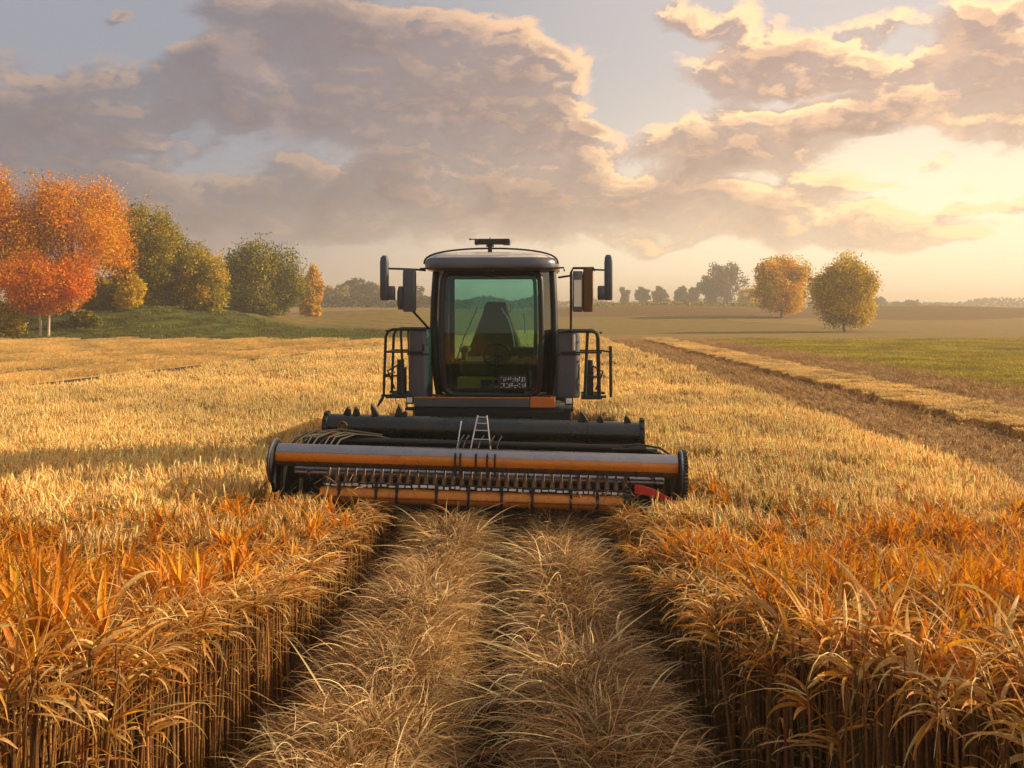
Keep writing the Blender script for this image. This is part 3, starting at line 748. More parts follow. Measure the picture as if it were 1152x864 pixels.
def pane(name, i, f0=.0, f1=1.0, z0=1.68, z1=3.39, n=8):
    b = MB(); zs = [z0+(z1-z0)*k/n for k in range(n+1)]
    inn = lambda p: (p[0]*.992, p[1]+.008, p[2])
    b.loft([[cp(i, z, f0), cp(i, z, f1), inn(cp(i, z, f1)), inn(cp(i, z, f0))] for z in zs])
    return b.build(name, M['glass'], cabo)
pane('windscreen', 2, .01, .99); pane('side_window', 0, .03, .97); pane('side_window', 1, .05, .95); pane('side_window', 3, .05, .95); pane('side_window', 4, .03, .97)
# rear wall with its window
b = MB(); b.box((0, 1.63, 1.88), (1.56, .05, .44)); b.box((-.76, 1.63, 2.75), (.1, .05, 1.3)); b.box((.76, 1.63, 2.75), (.1, .05, 1.3)); b.box((0, 1.63, 3.36), (1.42, .05, .08))
b.build('rear_wall', M['plastic'], cabo, .01)
b = MB(); b.box((0, 1.63, 2.71), (1.41, .008, 1.21)); b.build('rear_window', M['glass'], cabo)
# roof: rim, pale domed skin, arched bar, front lip
ring = poly_rect(.93, -.34, 1.78, .34, 8)
def scaled(sx, sy, z): return [(x*sx, .72+(y-.72)*sy, z) for x, y in ring]
b = MB(); b.loft([scaled(.95, .95, 3.40), scaled(.99, .99, 3.43), scaled(1.0, 1.0, 3.49), scaled(.985, .985, 3.545), scaled(.96, .96, 3.57)])
roof = b.build('roof', M['rim'], hv, 0, True)
b = MB(); b.loft([scaled(.958, .958, 3.565), scaled(.93, .93, 3.60), scaled(.80, .80, 3.645), scaled(.55, .55, 3.67), scaled(.2, .2, 3.68)]); b.build('roof_skin', M['roofskin'], roof, 0, True)
b = MB(); b.tube([(.925*math.sin(a), -.12-.1*math.cos(a), 3.46+.235*math.cos(a)**.6) for a in [math.radians(-88+8*i) for i in range(23)]], .013, 8); b.build('roof_bar', M['black'], roof, 0, True)
b = MB(); b.box((-.02, -.22, 3.395), (.13, .10, .04)); b.build('roof_camera', M['plastic'], roof, .01)
b = MB(); b.tube([(.80, -.20, 3.42), (1.0, -.22, 3.43), (1.01, -.22, 3.38)], .012, 8); b.build('roof_hook', M['black'], roof, 0, True)
b = MB(); b.tube([(-.80, -.20, 3.43), (-.97, -.22, 3.42)], .012, 8); b.build('roof_hook', M['black'], roof, 0, True)
# beacon bar on its stalk
b = MB(); b.tube([(-.03, .1, 3.65), (-.03, .1, 3.77)], .03, 12); b.tube([(-.03, .1, 3.735), (-.03, .1, 3.76)], .055, 12)
lb = b.build('light_bar', M['black'], roof, 0, True)
b = MB(); b.box((.02, .1, 3.80), (.46, .16, .065)); b.box((.20, .1, 3.80), (.10, .18, .085)); b.box((-.22, .1, 3.80), (.04, .18, .08)); b.build('lamp_housing', M['plastic'], lb, .012)
b = MB(); b.tube([(-.30, .1, 3.842), (.24, .1, 3.842)], .008, 8); b.tube([(-.03, .1, 3.83), (-.03, .1, 3.87)], .008, 8); b.tube([(-.31, .1, 3.83), (-.31, .1, 3.855)], .014, 8); b.build('aerial', M['brown'], lb, 0, True)
# bumper beam
b = MB(); b.box((-.25, -.22, 1.60), (1.58, .14, .135)); bump = b.build('bumper_beam', M['rim'], hv, .012)
b = MB(); b.box((-.25, -.292, 1.662), (1.58, .01, .018)); b.build('orange_trim', M['orange'], bump, .002)
b = MB(); b.box((.715, -.22, 1.60), (.34, .142, .137)); b.build('orange_bumper_end', M['orange2'], bump, .012)
b = MB(); b.box((-.05, -.20, 1.505), (2.0, .10, .05)); b.box((-.05, -.12, 1.40), (2.05, .08, .16)); b.build('bumper_skirt', M['black'], bump, .01)
for x in (-1.10, 1.07):
    b = MB(); b.box((x, -.22, 1.62), (.10, .10, .10)); b.box((x, -.20, 1.50), (.13, .12, .04)); b.tube([(x+.05*(1 if x > 0 else -1), -.2, 1.66), (x+.05*(1 if x > 0 else -1), -.2, 1.48)], .012, 8)
    lo = b.build('marker_lamp_bracket', M['black'], bump, .006)
    b = MB(); b.box((x, -.275, 1.625), (.075, .012, .07)); b.build('marker_lamp', M['white'], lo, .004)
# lockers beside the cab
for x0, x1, z1 in ((-1.17, -.885, 2.57), (.885, 1.22, 2.54)):
    b = MB(); hw = (x1-x0)/2
    b.loft([[((x0+x1)/2+x*s_, y, z) for x, y in poly_rect(hw, -.02, .55, .09, 6)] for z, s_ in ((1.64, .97), (1.68, 1), (z1-.05, 1), (z1, .94))])
    lk = b.build('side_locker', M['slate'], hv, .012, True)
    b = MB(); b.box(((x0+x1)/2, -.026, 2.24), (2*hw+.02, .02, .022)); b.box(((x0+x1)/2+hw*.55, -.03, 2.33), (.03, .02, .10)); b.build('latch_band', M['black'], lk, .003)
    if x0 > 0:
        b = MB(); b.tube([(x0+.25, -.035, 2.30), (x0+.25, -.035, 2.52)], .024, 12); b.build('highlight_tube', M['bright'], lk, 0, True)  # bright tube stands in for the silver highlight down the right locker
# platforms and guard rails
for sg in (-1, 1):
    xo = 1.47 if sg < 0 else 1.52; xi = 1.17 if sg < 0 else 1.24; zt = 2.585 if sg < 0 else 2.56
    b = MB(); b.box((sg*(xi+xo)/2, .25, 1.645), (xo-xi, .7, .03))
    for i in range(4): b.box((sg*(xi+xo)/2, -.02+i*.18, 1.668), (xo-xi-.04, .03, .012))
    pf_ = b.build('step_platform', M['black'], hv, .004)
    b = MB(); r = .02
    yf, yb = -.06, .55
    for y in (yf, yb):
        if sg < 0: b.tube([(-.9, y, zt), (-xo+.10, y, zt), (-xo+.03, y, zt-.03), (-xo, y, zt-.10), (-xo-.03, y, 1.66)], r, 8)
        else: b.tube([(.9, y, zt), (1.40, y, zt), (1.455, y, zt-.03), (1.475, y, zt-.10), (1.49, y, 1.66)], r*1.1, 8)
        b.tube([(sg*.95, y, 2.27), (sg*(xo-.02), y, 2.27)], .013, 8); b.tube([(sg*xi, y, 1.665), (sg*(xo+.06), y, 1.665)], .018, 8)
        b.tube([(sg*(xi+.09), y, zt), (sg*(xi+.05), y, 1.66)], r*.9, 8)
    for z in (zt-.02, 2.27, 1.95): b.tube([(sg*(xo-.01), yf, z), (sg*(xo-.01), yb, z)], .015, 8)
    b.tube([(sg*(xi+.04), yf, 1.95), (sg*(xo+.0), yf, 1.93)], .012, 8)
    if sg > 0: b.tube([(1.64, yf, 2.36), (1.645, yf, 1.66)], .022, 8); b.tube([(1.5, yf, 2.30), (1.64, yf, 2.28)], .012, 8)
    else: b.tube([(-1.50, yf, 1.66), (-1.53, yf-.02, 1.60), (-1.58, yf-.03, 1.52)], [.018, .026, .012], 8)
    b.build('guard_rail', M['black'], pf_, 0, True)
    b = MB(); b.box((sg*(xi+.12), .2, 1.86), (.10, .25, .36)); b.tube([(sg*(xi+.12), .1, 2.0), (sg*(xi+.12), .1, 2.16)], .05, 10); b.tube([(sg*(xi+.12), .08, 2.1), (sg*(xi+.3), .08, 2.0), (sg*(xi+.2), .08, 1.75)], .014, 8)
    b.build('hydraulic_valve', M['plastic'], pf_, .012)
# mirrors
for sg in (-1, 1):
    b = MB()
    if sg < 0: b.tube([(-.9, -.15, 3.40), (-1.05, -.28, 3.41), (-1.43, -.35, 3.42)], .014, 8); 
    else: b.tube([(.93, -.1, 2.55), (1.10, -.28, 2.58), (1.10, -.30, 3.36), (1.13, -.3, 3.42), (1.40, -.3, 3.42), (1.42, -.3, 3.38)], .017, 8); b.tube([(1.38, -.3, 3.40), (1.58, -.34, 3.39)], .012, 8); b.tube([(.93, -.1, 3.30), (1.10, -.28, 3.32)], .014, 8)
    arm = b.build('mirror_arm', M['black'], hv, 0, True)
    if sg < 0:
        b = MB(); b.tube([(-.88, 0, 2.60), (-1.06, -.25, 2.84)], .016, 8); b.build('mirror_brace', M['black'], arm, 0, True)
    b = MB(); xo = -1.43 if sg < 0 else 1.60
    b.loft([[(xo+x*s_, -.36+(y)*s_, z) for x, y in poly_rect(.055, -.07, .07, .03, 4)] for z, s_ in ((2.985, .9), (3.02, 1), (3.50, 1), (3.575, .82))])
    b.loft([[(xo-sg*.09+x*s_, -.36+y*s_, z) for x, y in poly_rect(.055, -.06, .06, .025, 4)] for z, s_ in ((2.99, .9), (3.01, 1), (3.15, 1), (3.18, .85))])
    b.tube([(xo, -.36, 3.56), (xo, -.36, 3.595)], .035, 12)
    hsg = b.build('mirror_housing', M['slate'], arm, .006, True)
    b = MB(); b.box((xo, -.285, 3.26), (.085, .004, .42)); b.build('mirror_face', M['mirror'], hsg)
    xi = -1.10 if sg < 0 else 1.33
    b = MB(); b.loft([[(xi+x*s_, -.28+y*s_, z) for x, y in poly_rect(.09 if sg < 0 else .07, -.05, .05, .03, 4)] for z, s_ in ((2.83, .9), (2.87, 1), (3.36, 1), (3.42, .88))])
    if sg < 0: b.loft([[(-1.23+x*s_, -.24+y*s_, z) for x, y in poly_rect(.045, -.04, .04, .02, 4)] for z, s_ in ((2.86, .7), (2.95, 1), (3.10, 1), (3.18, .6))])
    h2 = b.build('wide_mirror', M['slate'] if sg < 0 else M['brown'], arm, .006, True)
    b = MB()
    if sg > 0:
        b.loft([[(1.19+x*s_, -.30+y*s_, z) for x, y in poly_rect(.07, -.03, .03, .02, 4)] for z, s_ in ((2.83, .9), (2.87, 1), (3.33, 1), (3.38, .9))]); b.build('convex_mirror', M['rim'], arm, .006, True)
        b = MB(); b.box((1.19, -.333, 3.08), (.10, .006, .36)); b.build('mirror_face', M['mirror'], arm)
    else: b.box((xi, -.227, 3.12), (.14, .004, .42)); b.build('mirror_face', M['mirror'], h2)
# inside the cab
b = MB()
b.loft([[(-.02+x*sx, .95+y*sy+dy, z) for x, y in poly_rect(.5, -.5, .5, .12, 4)] for z, sx, sy, dy in ((1.75, .55, .5, -.2), (1.95, .95, .75, -.15), (2.12, .95, .75, -.15), (2.18, .85, .35, .05), (2.5, .62, .28, .12), (2.80, .40, .22, .16), (2.93, .34, .18, .18), (2.97, .28, .14, .18))])
seat = b.build('operator_seat', M['seat'], cabo, .02, True)
for x in (-.44, .40):
    b = MB(); b.box((x, .72, 2.28), (.14, .5, .07)); b.box((x, .55, 2.12), (.08, .10, .28)); b.build('armrest', M['seat'], seat, .02)
b = MB(); b.box((-.02, .22, 1.80), (.95, .2, .22)); b.build('footwell_panel', M['ochre'], cabo, .02)
b = MB(); b.box((-.08, .11, 1.80), (.16, .03, .16)); b.build('pedal', M['plastic'], cabo, .008)
b = MB(); b.tube([(.05, .12, 1.8), (.05, .30, 2.20)], .035, 10); b.tube([(.05+.19*math.cos(a), .30+.07*math.sin(a), 2.22+.15*math.sin(a)) for a in [2*math.pi*i/24 for i in range(24)]], .016, 8, True)
for k in range(3):
    a = math.radians(90+120*k); b.tube([(.05, .30, 2.22), (.05+.19*math.cos(a), .30+.07*math.sin(a), 2.22+.15*math.sin(a))], .012, 8)
b.build('steering_wheel', M['plastic'], cabo, 0, True)
b = MB(); b.box((.46, .42, 2.24), (.22, .22, .16)); b.tube([(.46, .42, 2.2), (.50, .5, 1.75)], .04, 8); b.build('console', M['plastic'], cabo, .03)
b = MB(); b.tube([(.12, .25, 2.88), (.22, .22, 2.72), (.28, .2, 2.52), (.31, .2, 2.33)], .011, 8); b.tube([(.43, .3, 2.80), (.45, .3, 2.72), (.45, .3, 2.52)], .010, 8)
b.tube([(.25, .3, 2.95), (.25, .3, 2.85), (.22, .3, 2.82)], .009, 8); b.tube([(-.22, .25, 2.88), (-.42, .25, 2.45), (-.52, .3, 2.15)], .009, 8)
b.build('grab_rail', M['bright'], cabo, 0, True)
# wiper and the small two-line notice at the foot of the windscreen
b = MB(); b.tube([(.50, -.06, 1.72), (.30, -.10, 1.90), (-.1, -.105, 1.78)], .010, 6); b.box((.50, -.05, 1.71), (.08, .04, .05)); b.build('wiper', M['black'], cabo, 0, True)
b = MB(); b.box((.30, -.035, 1.855), (.39, .008, .19)); nt = b.build('notice', M['navy'], cabo, .002)
b = MB(); rr = random.Random(5)
for row, z in enumerate((1.898, 1.812)):
    x = .125
    while x < .47:
        w = rr.choice((.018, .024, .03))
        for _ in range(rr.choice((2, 3))):
            if rr.random() < .5: b.box((x+w*rr.random(), -.041, z+rr.uniform(-.01, .01)), (.007, .004, .05+.012*rr.random()))
            else: b.box((x+w/2, -.0412, z+rr.choice((-.026, 0, .026))), (w, .004, .009))
        x += w+.011
b.build('notice_lettering', M['white'], nt)

# ------------------------------------------------------------------ header
HC = Vector((0, -2.5, 0))
b = MB()   # back pan and floor
b.box((0, .62, .92), (4.4, .04, .62)); b.box((0, .35, .55), (4.5, .6, .05)); b.box((0, .56, 1.245), (4.3, .10, .05))
for x in (-2.28, 2.28): b.box((x, .35, .85), (.05, .75, .6))
hd_ = b.build('header', M['black'], hv, .01)
hd_.scale = (.975, 1, 1); hd_.location = (0, -2.5, 0); hd_.rotation_euler = (0, math.radians(1.2), 0)
def sub(bm, name, m, bevel=0, smooth=False): return bm.build(name, M[m], hd_, bevel, smooth)
b = MB()
for i in range(46):
    x = -2.1+i*4.2/45
    b.box((x, .575, .98), (.035, .03, .46))
sub(b, 'back_slats', 'brown', .004)
# big rear drum
b = MB(); b.tube([(-1.93, .75, 1.41), (1.95, .75, 1.41)], .145, 28); sub(b, 'rear_drum', 'green', .008, True)
for x, r in ((-1.95, .165), (1.97, .185)):
    b = MB(); b.tube([(x-.03, .75, 1.40), (x+.03, .75, 1.40)], r, 28); b.box((x, .75, 1.22), (.07, .16, .34))
    for k in range(10):
        a = 2*math.pi*k/10; b.box((x, .75+r*math.cos(a), 1.40+r*math.sin(a)), (.05, .05, .05), Matrix.Rotation(a, 3, 'X'))
    sub(b, 'drum_end_plate', 'black', .008)
b = MB(); b.tube([(-1.72+.055*math.cos(a), .60, 1.42+.055*math.sin(a)) for a in [2*math.pi*i/18 for i in range(18)]], .012, 8, True); b.tube([(-1.72, .62, 1.42), (-1.72, .585, 1.42)], .035, 14); sub(b, 'drum_bearing', 'brown', 0, True)
b = MB()
for x in (-1.1, -.28, .62, 1.3): b = MB(); b.tube([(x, .75, 1.41), (x+.014, .75, 1.41)], .1475, 28); sub(b, 'drum_band', 'black')
for x, hgt, tilt in ((-1.70, .11, .1), (-1.58, .11, -.1), (-1.33, .15, -.45), (-1.05, .16, .05), (-.99, .08, .4), (1.27, .14, -.4), (1.22, .07, .2), (1.46, .09, 0), (1.80, .10, -.3)):
    b = MB(); t = math.tan(tilt)*hgt
    b.plate([(x-.05, 1.545), (x+.05, 1.545), (x+.035+t*.6, 1.545+hgt*.55), (x+t, 1.545+hgt), (x-.03+t*.5, 1.545+hgt*.5)], 'y', .72, .78); sub(b, 'gathering_finger', 'black', .01)
# bars between drum and reel
b = MB(); b.tube([(-2.15, .40, 1.27), (-1.2, .40, 1.285), (2.0, .45, 1.28)], .04, 12); b.tube([(-2.0, .5, 1.20), (2.05, .5, 1.20)], .022, 10); sub(b, 'auger_bar', 'black', 0, True)
b = MB()
for i in range(24):
    x = -1.95+i*3.95/23; b.box((x, .46, 1.24), (.022, .05, .11))
b.box((.02, .46, 1.24), (4.0, .012, .02))
sub(b, 'auger_bracket', 'black', .004)
b = MB(); b.tube([(-2.2, .28, .92), (2.2, .28, .92)], .075, 16)
fl = []
for i in range(220):
    a = i*.42; x = -2.15+i*4.3/219; fl.append((x, a))
for (x0, a0), (x1, a1) in zip(fl, fl[1:]):
    b._add([(x0, .28+.07*math.cos(a0), .92+.07*math.sin(a0)), (x0, .28+.19*math.cos(a0), .92+.19*math.sin(a0)), (x1, .28+.19*math.cos(a1), .92+.19*math.sin(a1)), (x1, .28+.07*math.cos(a1), .92+.07*math.sin(a1))], [(0, 1, 2, 3)])
sub(b, 'auger_screw', 'steel', 0, True)
# front reel cover: steel upper shell, orange stripe, brown lower shield
b = MB(); b.sector(-2.33, 2.33, 0, 1.15, .135, .012, 24, 125, 16); sub(b, 'reel_cover', 'steel', .002, True)
b = MB(); b.sector(-2.33, 2.33, 0, 1.15, .139, .012, -20, 23, 10); sub(b, 'orange_stripe', 'orange', .002, True)
b = MB(); b.sector(-2.33, 2.33, 0, 1.15, .134, .012, -58, -21, 10); sub(b, 'lower_shield', 'brown', .002, True)
b = MB()
for i in range(30):
    x = -2.15+i*4.3/29; b.box((x, -.133, 1.075), (.02, .012, .06))
b.box((0, -.131, 1.06), (4.34, .010, .010)); sub(b, 'clip_strip', 'black', .002)
for x in (-2.37, 2.37):   # rounded end plates
    pl_ = [(.05+.30*math.cos(a), 1.06+.27*math.sin(a)) for a in [math.radians(12*i) for i in range(31)] if True]
    b = MB(); b.plate([(.36, .72), (.36, 1.2)]+[(-.0+.26*math.cos(a)-.0, 1.07+.25*math.sin(a)) for a in [math.radians(60+10*i) for i in range(20)]]+[(-.02, .72)], 'x', x-.025, x+.025)
    ep = sub(b, 'reel_end_plate', 'plastic', .008)
    b = MB(); b.tube([(x, .02+.265*math.cos(a), 1.07+.255*math.sin(a)) for a in [math.radians(40+10*i) for i in range(20)]], .016, 8); b.build('rim_bead', M['steel'], ep, 0, True)
b = MB()   # roller chain on the right end plate
for i in range(26):
    a = math.radians(20+8.2*i); b.box((2.405, .03+.285*math.cos(a), 1.04+.275*math.sin(a)), (.05, .05, .028), Matrix.Rotation(a, 3, 'X'))
sub(b, 'drive_chain', 'black', .004)
# tines, knife and lower bar
b = MB()
for i in range(34):
    x = -1.72+i*3.46/33; b.tube([(x, .03, 1.04), (x, -.02, .95), (x, -.05, .86)], [.008, .026, .034], 6)
sub(b, 'reel_tines', 'tine', 0, True)
b = MB(); b.box((-.02, -.12, .862), (3.5, .05, .05)); sub(b, 'knife_bar', 'navy', .004)
b = MB(); rr = random.Random(3); x = -1.72
while x < 1.68:
    w = rr.uniform(.03, .085); b.box((x+w/2, -.149, .858+rr.uniform(-.006, .008)), (w, .01, rr.uniform(.018, .034))); x += w+rr.uniform(.012, .03)
sub(b, 'knife_teeth', 'white', .003)
b = MB(); b.tube([(-1.78, -.13, .745), (1.74, -.13, .745)], .085, 24); sub(b, 'lower_bar', 'orange', .004, True)
b = MB(); b.box((-.02, -.215, .735), (3.5, .014, .014)); sub(b, 'bar_seam', 'brown', .003)
for x in (-1.55, -1.12, -.88, -.42, -.05, .33, .68, 1.12, 1.42):
    b = MB(); b.tube([(x-.016, -.13, .745), (x+.016, -.13, .745)], .094, 20); b.box((x, -.19, .85), (.034, .05, .10)); b.tube([(x, -.2, .67), (x, -.17, .60)], [.014, .006], 6); sub(b, 'bar_clamp', 'navy', .004)
b = MB(); b.tube([(1.72, -.14, .80), (1.80, -.14, .80)], .11, 18); b.tube([(1.70, -.14, .70), (1.84, -.14, .70)], .07, 16)
for k in range(14):
    a = 2*math.pi*k/14; b.box((1.76, -.14+.12*math.cos(a), .80+.12*math.sin(a)), (.05, .03, .03), Matrix.Rotation(a, 3, 'X'))
sub(b, 'drive_sprocket', 'black', .004)
a = Acc(); n = 150
xx = np.where(rng.random(n) < .6, rng.choice([-1.75, 1.5, 1.62, -1.5], n)+rng.normal(0, .18, n), rng.uniform(-1.7, 1.7, n))
P = centerlines(np.column_stack([xx, np.full(n, -.20)+rng.normal(0, .03, n), rng.uniform(.72, .90, n)]), rng.uniform(0, 6.28, n), rng.uniform(-.6, .8, n), rng.uniform(.2, 2, n), rng.uniform(.08, .26, n), 6, .6)
flat(a, P, rng.uniform(.005, .010, n), pal(n, SC)); tag(link('caught_straw', a.mesh('caught_straw', M_straw, True), hd_), kind='stuff')
# central lift strut shaped like a small ladder, hoses, red guards
b = MB()
for s_ in (-1, 1): b.tube([(.03+s_*.12, .30, 1.24), (.03+s_*.055, .42, 1.62)], .009, 8)
for z in (1.35, 1.45, 1.53, 1.60): b.tube([(-.085+(z-1.24)*.16, .3+(z-1.24)*.3, z), (.145-(z-1.24)*.16, .3+(z-1.24)*.3, z)], .008, 6)
b.tube([(-.25, .25, 1.22), (-.22, .4, 1.55)], .008, 6)
sub(b, 'lift_strut', 'bright', 0, True)
b = MB()
for x in (-.22, -.16, .02, .15, .24): b.box((x, -.10, 1.12), (.022, .12, .26)); b.tube([(x, .1, 1.28), (x, .3, 1.33), (x+.03, .45, 1.38)], .010, 6)
sub(b, 'strut_linkage', 'black', .004)
b = MB(); rr = random.Random(9)
for i in range(9):
    x = -2.25+i*.07; b.tube([(x, .1, 1.24), (x+.05, .2, 1.31+.05*rr.random()), (x+.2, .35, 1.36+.05*rr.random()), (x+.42, .45, 1.34), (x+.6, .5, 1.30)], .011, 6)
b.tube([(-2.3, .1, 1.22), (-2.1, .3, 1.37), (-1.7, .45, 1.40), (-1.2, .5, 1.34)], .016, 8)
sub(b, 'hydraulic_hoses', 'olive', 0, True)
b = MB(); b.tube([(1.7, .45, 1.30), (1.9, .3, 1.35), (2.15, .2, 1.33), (2.3, .1, 1.24)], .014, 8); b.tube([(1.6, .4, 1.27), (1.95, .25, 1.31), (2.25, .05, 1.26)], .010, 8); sub(b, 'return_hose', 'olive', 0, True)
b = MB(); b.tube([(-1.92, .42, 1.30), (-1.86, .40, 1.34), (-1.72, .38, 1.355), (-1.55, .38, 1.35)], .022, 8); sub(b, 'red_guard', 'red', 0, True)
b = MB(); arc = [(1.84+.55*t, .80+.24*math.cos(t*2.0)-.02) for t in [i/10 for i in range(11)]]
b.plate([(1.84+.52*t, .74+.22*math.cos(t*1.5)) for t in [i/12 for i in range(13)]]+[(2.36-.52*t, .74+.12*math.cos((1-t)*1.5)-.02*(1-t)) for t in [i/12 for i in range(13)]], 'y', -.15, -.11); sub(b, 'red_divider', 'red', .006)

# ------------------------------------------------------------------ trees
M_leaf = plant_mat('tree_leaf', .34, .65, .14, .5, .2)
M_bark = mat('bark', (.17, .12, .08), .9, 0, .35, 3, .5, 12)
M_palebark = mat('pale_bark', (.55, .44, .31), .85, 0, .3, 3, .4, 12)
PAL = {'orange': [(.60, .22, .002), (.68, .30, .004), (.48, .155, .002), (.56, .25, .004)], 'red': [(.60, .175, .002), (.66, .215, .002), (.48, .125, .002)],
       'olive': [(.14, .135, .010), (.22, .185, .012), (.36, .26, .014), (.09, .10, .010)], 'gold': [(.58, .37, .016), (.44, .31, .016), (.24, .20, .014)],
       'amber': [(.80, .38, .008), (.74, .31, .006), (.62, .33, .010)], 'ochre': [(.70, .43, .010), (.60, .37, .012), (.42, .29, .012)],
       'ember': [(.60, .34, .03), (.52, .28, .02), (.44, .27, .03)], 'grey': [(.075, .08, .05), (.10, .095, .05), (.06, .06, .04)], 'green': [(.055, .075, .014), (.085, .095, .018), (.13, .12, .02), (.045, .06, .014)]}
LEAF_GAIN = 1.4
def crown_mesh(name, w, h, z0, z1, kind, n, leaf, lobes=16, airy=0.0, top_kind=None):
    """leaf clumps through a lobed crown volume: w,h half sizes, z0..z1 the crown's foot and top"""
    a = Acc(); zc = (z0+z1)/2; hz = (z1-z0)/2
    d = rng.normal(size=(lobes, 3)); d /= np.linalg.norm(d, axis=1)[:, None]
    rr_ = rng.uniform(.40, .72, lobes); cen = d*rr_[:, None]*np.array([w, h, hz])+np.array([0, 0, zc]); rad = rng.uniform(.28, .46, lobes)
    if airy:       # upswept limbs, each with a plume of leaves of its own
        th = np.linspace(-1.25, 1.25, lobes)+rng.normal(0, .08, lobes); rr_ = rng.uniform(.62, .92, lobes)
        cen = np.column_stack([np.sin(th)*rr_*w, rng.normal(0, .30, lobes)*w, z0+(z1-z0)*(.22+.66*np.cos(th)*rr_)]); rad = rng.uniform(.13, .24, lobes)
    cen = np.vstack([cen, [[0, 0, zc-.12*hz]]]); rad = np.append(rad, .40 if airy else .58)
    ncl = max(40, n//48); wt_ = rad**2/np.sum(rad**2); li = rng.choice(len(cen), ncl, p=wt_)
    dd = rng.normal(size=(ncl, 3)); dd /= np.linalg.norm(dd, axis=1)[:, None]
    rr2 = rng.uniform(.25 if airy else .5, 1.0, ncl)**.6
    cc = cen[li]+dd*(rad[li]*rr2)[:, None]*np.array([w, h, hz])
    per = n//ncl; m_ = ncl*per
    size = min(w, hz)*.13
    p = np.repeat(cc, per, 0)+np.clip(rng.normal(size=(m_, 3)), -1.7, 1.7)*size*np.array([1, 1, .75])
    p[:, 2] = np.maximum(p[:, 2], z0-.04*(z1-z0))
    if z0 < .05*z1:
        tt = np.clip((p[:, 2]-z0)/(z1-z0), 0, None); p[:, 2] = z0+(z1-z0)*tt**1.45
    lo, hi = np.percentile(p[:, 2], [.3, 99.6]); p[:, 2] = z0+(p[:, 2]-lo)*(z1-z0)/(hi-lo)
    lo, hi = np.percentile(p[:, 0], [.4, 99.6]); p[:, 0] = -w+(p[:, 0]-lo)*2*w/(hi-lo)
    base = pal(ncl, PAL[kind], None, .16)*LEAF_GAIN
    if top_kind: base = np.where((rng.random(ncl) < .35)[:, None], pal(ncl, PAL[top_kind]), base)
    col = np.repeat(base, per, 0)*(1+.22*rng.normal(size=(m_, 1)))
    u = rng.normal(size=(m_, 3)); u /= np.linalg.norm(u, axis=1)[:, None]; v = np.cross(u, rng.normal(size=(m_, 3))); v /= np.linalg.norm(v, axis=1)[:, None]
    s_ = leaf*rng.uniform(.6, 1.3, (m_, 1))
    V = np.stack([p-u*s_, p-v*s_*.55, p+u*s_, p+v*s_*.55], 1)
    a.add(V, np.arange(m_*4).reshape(m_, 4), np.repeat(np.clip(col, .004, .9)[:, None], 4, 1))
    return a.mesh(name, M_leaf, False), cen
def trunk_mesh(name, r, z0, cen, m, stems=1, spread=.3, twigs=0):
    b = MB()
    for k in range(stems):
        ox = (k-(stems-1)/2)*spread; bend = random.uniform(-.15, .15)
        top = (ox*1.5+bend, 0, z0+.25*(cen[:, 2].max()-z0))
        b.tube([(ox, 0, -.3), (ox*.95, .02, .1), (ox*1.1+bend*.4, .05, z0*.6), top, (ox+bend, 0, cen[:, 2].mean())], [r*1.4, r, r*.85, r*.65, r*.3], 9)
        for c_ in cen[k::stems][:9]:
            f = random.uniform(.45, 1.0); s0 = Vector((ox*1.2, 0, z0*(.75+.35*f))); e0 = Vector(c_)
            mid = s0.lerp(e0, .5)+Vector((0, 0, -.06*(e0-s0).length)); b.tube([s0, mid, e0], [r*.42, r*.28, r*.08], 6)
            for q in range(twigs):
                e1 = e0+Vector((random.uniform(-1, 1), random.uniform(-1, 1), random.uniform(.1, 1.3)))*(.28*(e0-s0).length); b.tube([mid.lerp(e0, .5), e0.lerp(e1, .5), e1], [r*.12, r*.07, r*.02], 5)
    me = bpy.data.meshes.new(name); me.from_pydata(b.v, [], b.f); me.materials.append(m)
    me.polygons.foreach_set('use_smooth', np.ones(len(me.polygons), bool)); return me
def at(px, d): return (px-576)*d/F
def tree(name, label, cat, px, ytop, ybase, d, wpx, kind, n, group=None, foot=.22, leaf=None, lobes=16, airy=0, r=None, stems=1, spread=.3, bark=None, top_kind=None, twigs=0, zb=None):
    global rng; rng = np.random.default_rng(1000+int(abs(px))*7+int(d)); random.seed(int(abs(px))+3)
    x = at(px, d); n = int(n*3.2); z = float(terr(x, d)) if zb is None else zb
    top = H+(HY-ytop)*d/F-z; w = wpx*d/F/2
    leaf = leaf or max(.10, 1.35*d/F)
    cm, cen = crown_mesh('crown', w, w*.9, top*foot, top, kind, n, leaf, lobes, airy, top_kind)
    o = empty(name, (x, d, z)); tag(o, label, cat, group)
    link('trunk', trunk_mesh('trunk', r or max(.10, top*.022), top*foot, cen, bark or M_bark, stems, spread, twigs), o); link('crown', cm, o)
    return o
GL = 'autumn trees on the wooded hill at the left'
tree('autumn_maple', 'tall orange tree cut by the left edge of the picture', 'tree', -12, 192, 378, 92, 112, 'orange', 11000, GL, .25, airy=1, lobes=14, twigs=2)
tree('autumn_maple', 'largest spreading orange tree with thin upper twigs on the left hill', 'tree', 82, 200, 378, 95, 146, 'orange', 12000, GL, .24, lobes=18, airy=1, twigs=5)
tree('autumn_maple', 'low red orange tree on two pale trunks at the field edge', 'tree', 50, 286, 378, 89, 108, 'red', 11000, GL, .28, lobes=20, stems=2, spread=.75, bark=M_palebark, r=.13)
tree('broadleaf_tree', 'tall narrow olive tree with golden right side beside the orange trees', 'tree', 166, 231, 340, 106, 62, 'olive', 9000, GL, .0, top_kind='gold')
tree('broadleaf_tree', 'olive and yellow tree in the middle of the hill clump', 'tree', 194, 246, 342, 110, 74, 'olive', 10000, GL, .0, top_kind='gold')
